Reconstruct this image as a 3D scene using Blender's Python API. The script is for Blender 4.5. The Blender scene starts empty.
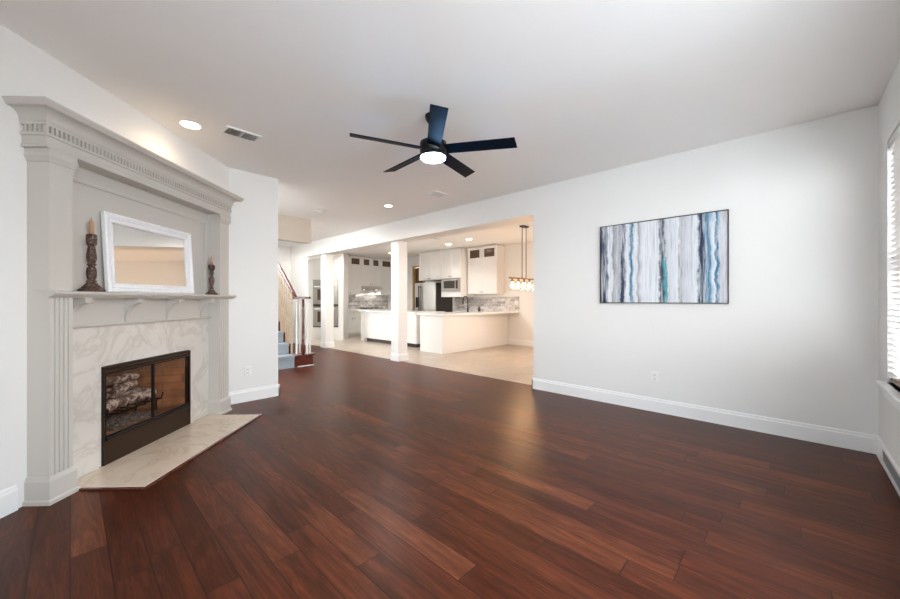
import bpy, bmesh, math, random
from mathutils import Vector, Matrix, noise as mnoise
random.seed(7)
R = math.radians
PI = math.pi
Q = math.sqrt(2)
sc = bpy.context.scene
COL = sc.collection

# ------------------------------------------------------------------ camera, world, exposure
H = 2.73                       # ceiling height
cam_d = bpy.data.cameras.new('camera')
cam_d.sensor_width = 36.0
cam_d.lens = 360.5 / 900 * 36
cam_d.shift_y = 0.001
cam_d.clip_start = 0.02
cam = bpy.data.objects.new('camera', cam_d)
cam.location = (0, 0, 1.2)
cam.rotation_euler = (R(90), 0, R(43.5 - 90))
COL.objects.link(cam)
sc.camera = cam

SKY = 7.0                      # daylight level
world = bpy.data.worlds.new('world'); sc.world = world; world.use_nodes = True
wn = world.node_tree.nodes; wl = world.node_tree.links
bg = wn['Background']
tc = wn.new('ShaderNodeTexCoord'); sep = wn.new('ShaderNodeSeparateXYZ'); rp = wn.new('ShaderNodeValToRGB')
wl.new(tc.outputs['Generated'], sep.inputs[0]); wl.new(sep.outputs['Z'], rp.inputs[0])
rp.color_ramp.elements[0].position = 0.0; rp.color_ramp.elements[0].color = (0.955, 0.985, 1.0, 1)
rp.color_ramp.elements[1].position = 0.7; rp.color_ramp.elements[1].color = (0.78, 0.89, 1.0, 1)
wl.new(rp.outputs[0], bg.inputs['Color'])
bg.inputs['Strength'].default_value = SKY

vs = sc.view_settings
sc.display_settings.display_device = 'sRGB'
vs.view_transform = 'Standard'; vs.look = 'None'; vs.gamma = 1.0; vs.use_curve_mapping = False
vs.exposure = 1.34
cy = sc.cycles
cy.max_bounces = 10; cy.diffuse_bounces = 6; cy.glossy_bounces = 5; cy.transmission_bounces = 8; cy.transparent_max_bounces = 16
cy.caustics_reflective = False; cy.caustics_refractive = False
cy.sample_clamp_indirect = 6.0
try: cy.use_denoising = True
except Exception: pass

def portal(loc, rot, sx, sy):
    l = bpy.data.lights.new('daylight', 'AREA'); l.shape = 'RECTANGLE'; l.size = sx; l.size_y = sy
    l.cycles.is_portal = True
    o = bpy.data.objects.new('daylight', l); o.location = loc; o.rotation_euler = rot; COL.objects.link(o)

# window openings of the living room (all but the one with the blind are unseen, added for daylight)
WZ0, WZ1 = 0.62, 2.33
WIN_S = [(2.62, 3.99), (-0.25, 2.25)]      # on the south wall, X ranges
WIN_W = [(0.30, 0.72)]       # on the west wall, Y range
for a, b in WIN_S: portal(((a+b)/2, -0.66, (WZ0+WZ1)/2), (R(90), 0, 0), b-a, WZ1-WZ0)
for a, b in WIN_W: portal((-0.53, (a+b)/2, (WZ0+WZ1)/2), (R(90), 0, R(-90)), b-a, WZ1-WZ0)
portal((1.57, 8.0, 3.5), (R(90), 0, R(-90)), 1.6, 2.6)
portal((6.5, 1.72, 1.45), (R(90), 0, 0), 0.5, 1.7)
portal((0.19, 5.65, 1.65), (R(90), 0, R(-90)), 0.7, 0.9)

def lamp(kind, loc, energy, color, size=0.05, spot=150, blend=0.6, rot=(0,0,0), sy=None):
    l = bpy.data.lights.new('lamp_light', kind); l.energy = energy; l.color = color
    if kind == 'AREA':
        l.size = size
        if sy: l.shape = 'RECTANGLE'; l.size_y = sy
        else: l.shape = 'DISK'
    else: l.shadow_soft_size = size
    if kind == 'SPOT': l.spot_size = R(spot); l.spot_blend = blend
    o = bpy.data.objects.new('lamp_light', l); o.location = loc; o.rotation_euler = rot; COL.objects.link(o)
    return o
WARM = (1.0, 0.72, 0.46); SOFT = (1.0, 0.96, 0.92)

# ------------------------------------------------------------------ helpers
class MB:
    """collects shapes into one mesh; o = origin subtracted from every point"""
    def __init__(s, o=(0,0,0)):
        s.bm = bmesh.new(); s.o = Vector(o)
    def v(s, p): return s.bm.verts.new(Vector(p) - s.o)
    def face(s, pts, smooth=False):
        f = s.bm.faces.new([s.v(p) for p in pts]); f.smooth = smooth; return f
    def box(s, x0, x1, y0, y1, z0, z1, bev=0.0, seg=1):
        P = [s.v(p) for p in ((x0,y0,z0),(x1,y0,z0),(x1,y1,z0),(x0,y1,z0),(x0,y0,z1),(x1,y0,z1),(x1,y1,z1),(x0,y1,z1))]
        F = [s.bm.faces.new([P[i] for i in q]) for q in ((3,2,1,0),(4,5,6,7),(0,1,5,4),(1,2,6,5),(2,3,7,6),(3,0,4,7))]
        if bev > 0:
            E = list({e for f in F for e in f.edges})
            bmesh.ops.bevel(s.bm, geom=E, offset=bev, segments=seg, affect='EDGES', profile=0.5)
        return s
    def prism(s, pts, axis, a, b):
        """pts: 2-D outline; axis 'z': (x,y) extruded in z; 'x': (y,z) extruded in x; 'y': (x,z) extruded in y"""
        def P(u, v, w): return {'z': (u,v,w), 'x': (w,u,v), 'y': (u,w,v)}[axis]
        A = [s.v(P(u,v,a)) for u,v in pts]; B = [s.v(P(u,v,b)) for u,v in pts]
        n = len(pts)
        fs = [s.bm.faces.new(A[::-1]), s.bm.faces.new(B)]
        for i in range(n):
            fs.append(s.bm.faces.new([A[i], A[(i+1)%n], B[(i+1)%n], B[i]]))
        bmesh.ops.recalc_face_normals(s.bm, faces=fs)
        return s
    def lathe(s, prof, c=(0,0,0), n=24, sq=None, rot=0, axis='z'):
        """prof: list of (radius, z); sharp rings where consecutive points repeat"""
        rings = []
        for r, z in prof:
            ring = []
            for k in range(n):
                a = 2*PI*k/n + rot
                p = (r*math.cos(a), r*math.sin(a), z)
                if axis == 'x': p = (p[2], p[0], p[1])
                elif axis == 'y': p = (p[1], p[2], p[0])
                ring.append(s.v((c[0]+p[0], c[1]+p[1], c[2]+p[2])))
            rings.append(ring)
        fs = []
        for a, b in zip(rings, rings[1:]):
            for k in range(n):
                f = s.bm.faces.new([a[k], a[(k+1)%n], b[(k+1)%n], b[k]]); f.smooth = n > 8; fs.append(f)
        fs.append(s.bm.faces.new(rings[0][::-1])); fs.append(s.bm.faces.new(rings[-1]))
        bmesh.ops.recalc_face_normals(s.bm, faces=fs)
        return s
    def tube(s, pts, r, n=10, smooth=True):
        pts = [Vector(p) for p in pts]; rings = []
        rs = r if isinstance(r, (list, tuple)) else [r]*len(pts)
        up = Vector((0,0,1)); prev = None
        for i, p in enumerate(pts):
            t = ((pts[min(i+1,len(pts)-1)] - p).normalized() + (p - pts[max(i-1,0)]).normalized())
            t = t.normalized() if t.length > 1e-6 else Vector((0,0,1))
            if prev is None:
                a = t.orthogonal().normalized() if abs(t.z) > 0.95 else t.cross(up).normalized()
            else:
                a = (prev - t*prev.dot(t)).normalized()
            prev = a; b = t.cross(a)
            rings.append([s.v(p + (a*math.cos(2*PI*k/n) + b*math.sin(2*PI*k/n))*rs[i]) for k in range(n)])
        fs = []
        for A, B in zip(rings, rings[1:]):
            for k in range(n):
                f = s.bm.faces.new([A[k], A[(k+1)%n], B[(k+1)%n], B[k]]); f.smooth = smooth; fs.append(f)
        fs.append(s.bm.faces.new(rings[0][::-1])); fs.append(s.bm.faces.new(rings[-1]))
        bmesh.ops.recalc_face_normals(s.bm, faces=fs)
        return s
    def sweep_u(s, s0, s1, yw, yf, prof):
        """profile (out, z) carried round three sides of a box that stands against the plane y = yw; its front is at y = yf < yw"""
        rows = []
        for d, z in prof:
            rows.append([s.v(p) for p in ((s0-d, yw, z), (s0-d, yf-d, z), (s1+d, yf-d, z), (s1+d, yw, z))])
        fs = []
        for A, B in zip(rows, rows[1:]):
            for k in range(3):
                fs.append(s.bm.faces.new([A[k], A[k+1], B[k+1], B[k]]))
        fs.append(s.bm.faces.new(rows[0][::-1])); fs.append(s.bm.faces.new(rows[-1]))
        for A, B in zip(rows, rows[1:]): fs.append(s.bm.faces.new([A[3], A[0], B[0], B[3]]))
        bmesh.ops.recalc_face_normals(s.bm, faces=fs)
        return s
    def build(s, name, m, parent=None):
        me = bpy.data.meshes.new(name)
        s.bm.to_mesh(me); s.bm.free()
        o = bpy.data.objects.new(name, me); COL.objects.link(o)
        if m is not None: me.materials.append(m)
        if parent is not None: o.parent = parent
        else: o.location = s.o
        return o

def tag(o, label=None, cat=None, group=None, kind=None):
    if label: o['label'] = label
    if cat: o['category'] = cat
    if group: o['group'] = group
    if kind: o['kind'] = kind
    return o
def thing(name, label, cat, loc=(0,0,0), rz=0.0, group=None):
    o = bpy.data.objects.new(name, None); COL.objects.link(o)
    o.empty_display_size = 0.1
    o.location = loc; o.rotation_euler = (0, 0, rz)
    return tag(o, label, cat, group)
def struct(name, mb, m, parent=None):
    o = mb.build(name, m, parent)
    if parent is None: o['kind'] = 'structure'
    return o
def dup(root, loc=None, rz=None, label=None):
    c = root.copy(); COL.objects.link(c)
    if loc is not None: c.location = loc
    if rz is not None: c.rotation_euler = (0, 0, rz)
    if label: c['label'] = label
    for ch in list(root.children):
        d = ch.copy(); COL.objects.link(d); d.parent = c
        for g in list(ch.children):
            e = g.copy(); COL.objects.link(e); e.parent = d
    return c
def diag(s, n, z=0.0): return ((s+n)/Q, (s-n)/Q, z)      # along / out of the corner walls that stand at 45 degrees

# ------------------------------------------------------------------ materials
def mat(name, col, rough=0.5, metal=0.0, spec=0.5, emit=None, estr=0.0, trans=0.0, coat=0.0):
    m = bpy.data.materials.new(name); m.use_nodes = True
    b = m.node_tree.nodes['Principled BSDF']
    b.inputs['Base Color'].default_value = (*col, 1); b.inputs['Roughness'].default_value = rough
    b.inputs['Metallic'].default_value = metal; b.inputs['Specular IOR Level'].default_value = spec
    b.inputs['Coat Weight'].default_value = coat; b.inputs['Coat Roughness'].default_value = 0.1
    b.inputs['Transmission Weight'].default_value = trans
    if emit: b.inputs['Emission Color'].default_value = (*emit, 1); b.inputs['Emission Strength'].default_value = estr
    return m
def nodes(m): return m.node_tree.nodes, m.node_tree.links, m.node_tree.nodes['Principled BSDF']
def coords(m, scale=(1,1,1), rot=(0,0,0), kind='Object'):
    N, L, b = nodes(m)
    t = N.new('ShaderNodeTexCoord'); mp = N.new('ShaderNodeMapping')
    mp.inputs['Scale'].default_value = scale; mp.inputs['Rotation'].default_value = rot
    L.new(t.outputs[kind], mp.inputs['Vector']); return mp.outputs[0]
def nz(m, vec, scale, detail=4, rough=0.5, dist=0.0):
    N, L, b = nodes(m); n = N.new('ShaderNodeTexNoise')
    n.inputs['Scale'].default_value = scale; n.inputs['Detail'].default_value = detail
    n.inputs['Roughness'].default_value = rough; n.inputs['Distortion'].default_value = dist
    L.new(vec, n.inputs['Vector']); return n.outputs['Fac']
def ramp(m, fac, stops, interp='LINEAR'):
    N, L, b = nodes(m); r = N.new('ShaderNodeValToRGB'); r.color_ramp.interpolation = interp
    e = r.color_ramp.elements
    while len(e) < len(stops): e.new(0.5)
    for x, (p, c) in zip(e, stops): x.position = p; x.color = (*c, 1)
    L.new(fac, r.inputs[0]); return r.outputs[0]
def bump(m, h, strength=0.1, dist=0.01):
    N, L, b = nodes(m); n = N.new('ShaderNodeBump'); n.inputs['Strength'].default_value = strength; n.inputs['Distance'].default_value = dist
    L.new(h, n.inputs['Height']); L.new(n.outputs[0], b.inputs['Normal'])
def math_(m, op, a, b_=None, c=None):
    N, L, b = nodes(m); n = N.new('ShaderNodeMath'); n.operation = op
    for i, x in enumerate((a, b_, c)):
        if x is None: continue
        if isinstance(x, (int, float)): n.inputs[i].default_value = x
        else: L.new(x, n.inputs[i])
    return n.outputs[0]
def mix(m, fac, a, c, mode='MIX'):
    N, L, b = nodes(m); n = N.new('ShaderNodeMix'); n.data_type = 'RGBA'; n.blend_type = mode
    for i, x in ((0, fac), (6, a), (7, c)):
        if isinstance(x, (int, float)): n.inputs[i].default_value = x
        elif isinstance(x, tuple): n.inputs[i].default_value = (*x, 1)
        else: L.new(x, n.inputs[i])
    return n.outputs[2]
def setc(m, sock): m.node_tree.links.new(sock, m.node_tree.nodes['Principled BSDF'].inputs['Base Color'])

def paint(name, col, rough=0.55, tex=220, st=0.04):
    m = mat(name, col, rough, spec=0.35); v = coords(m)
    bump(m, nz(m, v, tex, 2), st, 0.002)
    f = nz(m, v, 1.3, 3)
    setc(m, ramp(m, f, [(0.3, tuple(c*0.985 for c in col)), (0.7, col)])); return m
M = {}
M['wall'] = paint('wall_paint', (0.80, 0.795, 0.775), 0.5)
M['ceil'] = paint('ceiling_paint', (0.89, 0.875, 0.855), 0.8, 160, 0.1)
M['trim'] = paint('white_trim_paint', (0.86, 0.86, 0.85), 0.3, 60, 0.01)
M['mantel'] = paint('greige_mantel_paint', (0.545, 0.52, 0.48), 0.4, 60, 0.01)
M['cab'] = paint('cabinet_paint', (0.80, 0.785, 0.76), 0.35, 60, 0.01)
M['pillar'] = paint('pillar_paint', (0.82, 0.815, 0.80), 0.45)
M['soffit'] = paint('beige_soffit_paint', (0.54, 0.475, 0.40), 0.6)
M['ovsteel'] = mat('oven_steel', (0.42, 0.40, 0.37), 0.36, 1.0)
M['quartz'] = mat('quartz', (0.85, 0.84, 0.82), 0.15)
M['steel'] = mat('stainless_steel', (0.74, 0.73, 0.71), 0.34, 1.0)
M['black'] = mat('black_metal', (0.012, 0.012, 0.014), 0.35, 0.6)
M['dglass'] = mat('dark_glass', (0.10, 0.062, 0.042), 0.08)
M['bronze'] = mat('dark_bronze', (0.045, 0.03, 0.022), 0.32, 0.75)
M['brass'] = mat('aged_brass', (0.30, 0.18, 0.09), 0.3, 1.0)
M['plastic'] = mat('white_plastic', (0.82, 0.82, 0.80), 0.35)
M['blackside'] = mat('black_appliance_side', (0.035, 0.028, 0.024), 0.4)
M['void'] = mat('dark_interior', (0.01, 0.01, 0.01), 0.9)
M['redwood'] = mat('stained_mahogany', (0.085, 0.018, 0.012), 0.25, coat=0.4)
v = coords(M['redwood'], (3, 3, 30)); setc(M['redwood'], ramp(M['redwood'], nz(M['redwood'], v, 3, 5), [(0.3, (0.05, 0.010, 0.008)), (0.7, (0.13, 0.03, 0.018))]))
M['balus'] = mat('baluster_paint', (0.74, 0.72, 0.68), 0.4)
M['balus_shade'] = mat('shaded_baluster_paint', (0.42, 0.32, 0.23), 0.45)  # darker copy for the sloped balusters; their shade is put into the colour
def ocean():
    m = mat('stair_carpet', (0.42, 0.47, 0.52), 0.95, spec=0.1); v = coords(m)
    f = nz(m, v, 60, 4, 0.7); setc(m, ramp(m, f, [(0.3, (0.20, 0.235, 0.27)), (0.7, (0.34, 0.385, 0.42))])); bump(m, f, 0.6, 0.01); return m
M['carpet'] = ocean()

def glass_thin(name, tint=(1,1,1), refl=0.10):
    """window glass: lets light straight through, with a mirror-like sheen"""
    m = bpy.data.materials.new(name); m.use_nodes = True; N = m.node_tree.nodes; L = m.node_tree.links
    N.remove(N['Principled BSDF']); out = N['Material Output']
    t = N.new('ShaderNodeBsdfTransparent'); g = N.new('ShaderNodeBsdfGlossy'); mx = N.new('ShaderNodeMixShader'); fr = N.new('ShaderNodeFresnel')
    t.inputs[0].default_value = (*tint, 1); g.inputs['Roughness'].default_value = 0.02
    fr.inputs['IOR'].default_value = 1.0 + refl*5
    ge = N.new('ShaderNodeNewGeometry'); sb = N.new('ShaderNodeMath'); sb.operation = 'SUBTRACT'; sb.inputs[0].default_value = 1.0; L.new(ge.outputs['Backfacing'], sb.inputs[1])
    mu = N.new('ShaderNodeMath'); mu.operation = 'MULTIPLY'; L.new(fr.outputs[0], mu.inputs[0]); L.new(sb.outputs[0], mu.inputs[1])
    L.new(mu.outputs[0], mx.inputs[0]); L.new(t.outputs[0], mx.inputs[1]); L.new(g.outputs[0], mx.inputs[2]); L.new(mx.outputs[0], out.inputs[0]); return m
M['pane'] = glass_thin('window_glass')
M['fireglass'] = glass_thin('fire_glass', (0.94, 0.91, 0.88), 0.08)
M['jar'] = glass_thin('lamp_jar_glass', (0.97, 0.96, 0.94), 0.06)

def wood_floor():
    m = mat('walnut_planks', (0.1, 0.04, 0.025), 0.28, spec=0.15)
    N, L, b = nodes(m)
    t = N.new('ShaderNodeTexCoord'); sp = N.new('ShaderNodeSeparateXYZ'); L.new(t.outputs['Object'], sp.inputs[0])
    W = 0.127
    row = math_(m, 'FLOOR', math_(m, 'DIVIDE', sp.outputs['X'], W))
    fx = math_(m, 'FRACT', math_(m, 'DIVIDE', sp.outputs['X'], W))
    w1 = N.new('ShaderNodeTexWhiteNoise'); w1.noise_dimensions = '1D'; L.new(row, w1.inputs['W'])
    ln = math_(m, 'ADD', math_(m, 'MULTIPLY', w1.outputs['Value'], 0.5), 0.75)      # plank length differs row by row
    yy = math_(m, 'DIVIDE', math_(m, 'ADD', sp.outputs['Y'], math_(m, 'MULTIPLY', w1.outputs['Value'], 13.7)), ln)
    idx = math_(m, 'FLOOR', yy); fy = math_(m, 'FRACT', yy)
    cv = N.new('ShaderNodeCombineXYZ'); L.new(row, cv.inputs[0]); L.new(idx, cv.inputs[1])
    w2 = N.new('ShaderNodeTexWhiteNoise'); w2.noise_dimensions = '2D'; L.new(cv.outputs[0], w2.inputs['Vector'])
    tone = ramp(m, w2.outputs['Value'], [(0.0, (0.064, 0.0150, 0.0062)), (0.3, (0.080, 0.0195, 0.0082)), (0.6, (0.094, 0.0240, 0.0098)), (0.88, (0.116, 0.0320, 0.0132)), (1.0, (0.150, 0.045, 0.0195))])
    # grain, shifted plank by plank
    ad = N.new('ShaderNodeVectorMath'); ad.operation = 'ADD'
    off = N.new('ShaderNodeVectorMath'); off.operation = 'SCALE'; L.new(w2.outputs['Color'], off.inputs[0]); off.inputs['Scale'].default_value = 17
    L.new(t.outputs['Object'], ad.inputs[0]); L.new(off.outputs[0], ad.inputs[1])
    mp = N.new('ShaderNodeMapping'); mp.inputs['Scale'].default_value = (11, 1.1, 1); L.new(ad.outputs[0], mp.inputs['Vector'])
    g1 = nz(m, mp.outputs[0], 1.6, 5, 0.55, 0.35)
    mp2 = N.new('ShaderNodeMapping'); mp2.inputs['Scale'].default_value = (90, 3.0, 1); L.new(ad.outputs[0], mp2.inputs['Vector'])
    g2 = nz(m, mp2.outputs[0], 4.0, 4, 0.6)
    gr = ramp(m, g1, [(0.28, (0.50, 0.46, 0.44)), (0.5, (0.97, 0.97, 0.97)), (0.74, (1.42, 1.40, 1.34))])
    c = mix(m, 1.0, tone, gr, 'MULTIPLY')
    mp4 = N.new('ShaderNodeMapping'); mp4.inputs['Scale'].default_value = (6.5, 0.62, 1); L.new(ad.outputs[0], mp4.inputs['Vector'])
    rings = math_(m, 'SINE', math_(m, 'MULTIPLY', nz(m, mp4.outputs[0], 1.0, 2, 0.45, 0.2), 95.0))      # cathedral grain
    c = mix(m, 0.5, c, ramp(m, rings, [(0.0, (0.62, 0.60, 0.58)), (0.5, (1.0, 1.0, 1.0)), (1.0, (1.16, 1.15, 1.13))]), 'MULTIPLY')
    c = mix(m, 0.7, c, ramp(m, g2, [(0.36, (0.55, 0.52, 0.50)), (0.6, (1.16, 1.14, 1.12))]), 'MULTIPLY')
    ex = math_(m, 'MINIMUM', fx, math_(m, 'SUBTRACT', 1.0, fx))
    ey = math_(m, 'MULTIPLY', math_(m, 'MINIMUM', fy, math_(m, 'SUBTRACT', 1.0, fy)), 8.0)
    seam = ramp(m, math_(m, 'MINIMUM', ex, ey), [(0.006, (0, 0, 0)), (0.026, (1, 1, 1))])
    c = mix(m, seam, (0.014, 0.006, 0.005), c)
    setc(m, c)
    rg = math_(m, 'ADD', math_(m, 'MULTIPLY', g1, 0.10), math_(m, 'ADD', math_(m, 'MULTIPLY', w2.outputs['Value'], 0.04), 0.265))
    L.new(rg, b.inputs['Roughness'])
    h = math_(m, 'ADD', math_(m, 'MULTIPLY', seam, 1.0), math_(m, 'MULTIPLY', g2, 0.25))
    h = math_(m, 'ADD', h, math_(m, 'MULTIPLY', nz(m, coords(m, (7, 1.2, 1)), 1.5, 2), 1.2))
    bump(m, h, 0.05, 0.004); return m
M['floor'] = wood_floor()

def stone(name, base, vein, scale, rough=0.3, tile=None, grout=(0.6,0.57,0.52), rot=0.0):
    m = mat(name, base, rough); v = coords(m, rot=(0,0,rot))
    f = nz(m, v, scale, 8, 0.6, 1.6); g = nz(m, v, scale*0.35, 3, 0.5, 0.8)
    c = ramp(m, f, [(0.30, tuple(x*1.05 for x in base)), (0.48, base), (0.56, vein), (0.62, base), (0.8, tuple(x*0.95 for x in base))])
    c = mix(m, 0.5, c, ramp(m, g, [(0.3, vein), (0.7, base)]))
    if tile:
        N, L, b = nodes(m); br = N.new('ShaderNodeTexBrick'); br.inputs['Scale'].default_value = 1.0
        br.offset = tile[2]; br.inputs['Brick Width'].default_value = tile[0]; br.inputs['Row Height'].default_value = tile[1]
        br.inputs['Mortar Size'].default_value = 0.0025; br.inputs['Mortar Smooth'].default_value = 0.2
        br.inputs['Color1'].default_value = (1,1,1,1); br.inputs['Color2'].default_value = (0.9,0.88,0.86,1); br.inputs['Mortar'].default_value = (0.5,0.5,0.5,1)
        L.new(v, br.inputs['Vector'])
        c = mix(m, 1.0, c, br.outputs['Color'], 'MULTIPLY')
        c = mix(m, br.outputs['Fac'], c, grout)
    setc(m, c); return m
M['marble'] = stone('cream_marble', (0.70, 0.675, 0.63), (0.52, 0.48, 0.43), 3.2, 0.22)
M['hearthst'] = stone('beige_hearth_marble', (0.72, 0.61, 0.49), (0.56, 0.44, 0.32), 3.0, 0.25)
M['tile'] = stone('beige_floor_tile', (0.50, 0.43, 0.355), (0.37, 0.31, 0.25), 2.2, 0.3, (0.6, 0.3, 0.33), (0.5, 0.42, 0.34))

def mosaic(name, ax):
    m = mat(name, (0.6,0.6,0.6), 0.2); N, L, b = nodes(m)
    t = N.new('ShaderNodeTexCoord'); sp = N.new('ShaderNodeSeparateXYZ'); cb = N.new('ShaderNodeCombineXYZ')
    L.new(t.outputs['Object'], sp.inputs[0]); L.new(sp.outputs[ax], cb.inputs[0]); L.new(sp.outputs['Z'], cb.inputs[1])
    br = N.new('ShaderNodeTexBrick'); L.new(cb.outputs[0], br.inputs['Vector']); br.inputs['Scale'].default_value = 1
    br.inputs['Brick Width'].default_value = 0.30; br.inputs['Row Height'].default_value = 0.075; br.inputs['Mortar Size'].default_value = 0.003
    br.inputs['Color1'].default_value = (0.36,0.34,0.33,1); br.inputs['Color2'].default_value = (0.70,0.68,0.66,1); br.inputs['Mortar'].default_value = (0.66,0.64,0.62,1)
    f = nz(m, cb.outputs[0], 7, 6, 0.6, 1.2)
    setc(m, mix(m, 0.75, br.outputs['Color'], ramp(m, f, [(0.3, (0.55,0.54,0.53)), (0.6, (1.25,1.22,1.2))]), 'MULTIPLY')); return m
M['splashY'] = mosaic('marble_backsplash', 'Y'); M['splashX'] = mosaic('marble_backsplash_hood', 'X')

def firebrick():
    m = mat('fire_brick', (0.3,0.15,0.08), 0.85); N, L, b = nodes(m); v = coords(m)
    sp = N.new('ShaderNodeSeparateXYZ'); L.new(v, sp.inputs[0]); cb = N.new('ShaderNodeCombineXYZ')
    L.new(math_(m, 'ADD', sp.outputs['X'], sp.outputs['Y']), cb.inputs[0]); L.new(sp.outputs['Z'], cb.inputs[1])
    br = N.new('ShaderNodeTexBrick'); L.new(cb.outputs[0], br.inputs['Vector']); br.inputs['Scale'].default_value = 1
    br.inputs['Brick Width'].default_value = 0.22; br.inputs['Row Height'].default_value = 0.07; br.inputs['Mortar Size'].default_value = 0.006
    br.inputs['Color1'].default_value = (0.40,0.18,0.08,1); br.inputs['Color2'].default_value = (0.30,0.12,0.055,1); br.inputs['Mortar'].default_value = (0.22,0.13,0.08,1)
    setc(m, mix(m, 0.8, br.outputs['Color'], ramp(m, nz(m, v, 9, 5), [(0.3,(0.6,0.55,0.5)),(0.7,(1.2,1.15,1.1))]), 'MULTIPLY'))
    bump(m, br.outputs['Fac'], -0.4, 0.01); return m
M['brick'] = firebrick()
def ext_brick():
    m = mat('house_brick', (0.3,0.12,0.08), 0.85); N, L, b = nodes(m); v = coords(m)
    br = N.new('ShaderNodeTexBrick'); L.new(v, br.inputs['Vector']); br.inputs['Scale'].default_value = 1
    br.inputs['Brick Width'].default_value = 0.22; br.inputs['Row Height'].default_value = 0.11; br.inputs['Mortar Size'].default_value = 0.008
    br.inputs['Color1'].default_value = (0.33,0.13,0.075,1); br.inputs['Color2'].default_value = (0.24,0.09,0.05,1); br.inputs['Mortar'].default_value = (0.35,0.3,0.25,1)
    setc(m, br.outputs['Color']); return m
M['brickf'] = ext_brick(); M['brickx'] = ext_brick(); br_ = M['brickx'].node_tree; mp_ = [n for n in br_.nodes if n.type == 'MAPPING'][0]; mp_.inputs['Rotation'].default_value = (0, R(90), R(90))
M['paver'] = paint('patio_concrete', (0.56, 0.56, 0.55), 0.9, 8, 0.3)
def log_mat():
    m = mat('charred_log', (0.3,0.25,0.22), 0.9); v = coords(m, (1.2,1.2,1.2))
    f = nz(m, v, 14, 6, 0.7, 0.8)
    setc(m, ramp(m, f, [(0.36,(0.05,0.03,0.028)),(0.47,(0.20,0.13,0.11)),(0.56,(0.55,0.49,0.47)),(0.66,(0.82,0.77,0.74))])); bump(m, f, 0.9, 0.02); return m
M['log'] = log_mat()
M['ash'] = mat('ash', (0.16,0.13,0.12), 0.95); v = coords(M['ash']); f = nz(M['ash'], v, 40, 5, 0.7); setc(M['ash'], ramp(M['ash'], f, [(0.35,(0.03,0.025,0.025)),(0.6,(0.22,0.19,0.18)),(0.75,(0.5,0.46,0.44))])); bump(M['ash'], f, 1.0, 0.03)
M['mirror'] = mat('mirror_glass', (0.86,0.86,0.85), 0.01, 1.0)
def distressed():
    m = mat('whitewashed_frame', (0.8,0.8,0.8), 0.45); v = coords(m)
    f = nz(m, v, 55, 4, 0.7); setc(m, ramp(m, f, [(0.27,(0.45,0.44,0.44)),(0.36,(0.78,0.78,0.79)),(0.7,(0.86,0.86,0.87))])); bump(m, f, 0.3, 0.004); return m
M['wframe'] = distressed()
def carved():
    m = mat('carved_antique_wood', (0.2,0.1,0.07), 0.5); v = coords(m)
    f = nz(m, v, 60, 5, 0.7, 0.6); setc(m, ramp(m, f, [(0.38,(0.030,0.012,0.010)),(0.55,(0.085,0.040,0.028)),(0.70,(0.40,0.29,0.19))])); bump(m, f, 0.8, 0.006); return m
M['carved'] = carved()
M['wax'] = mat('tan_wax', (0.45,0.26,0.15), 0.45); M['wax2'] = mat('blush_wax', (0.46,0.27,0.21), 0.45)
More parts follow.
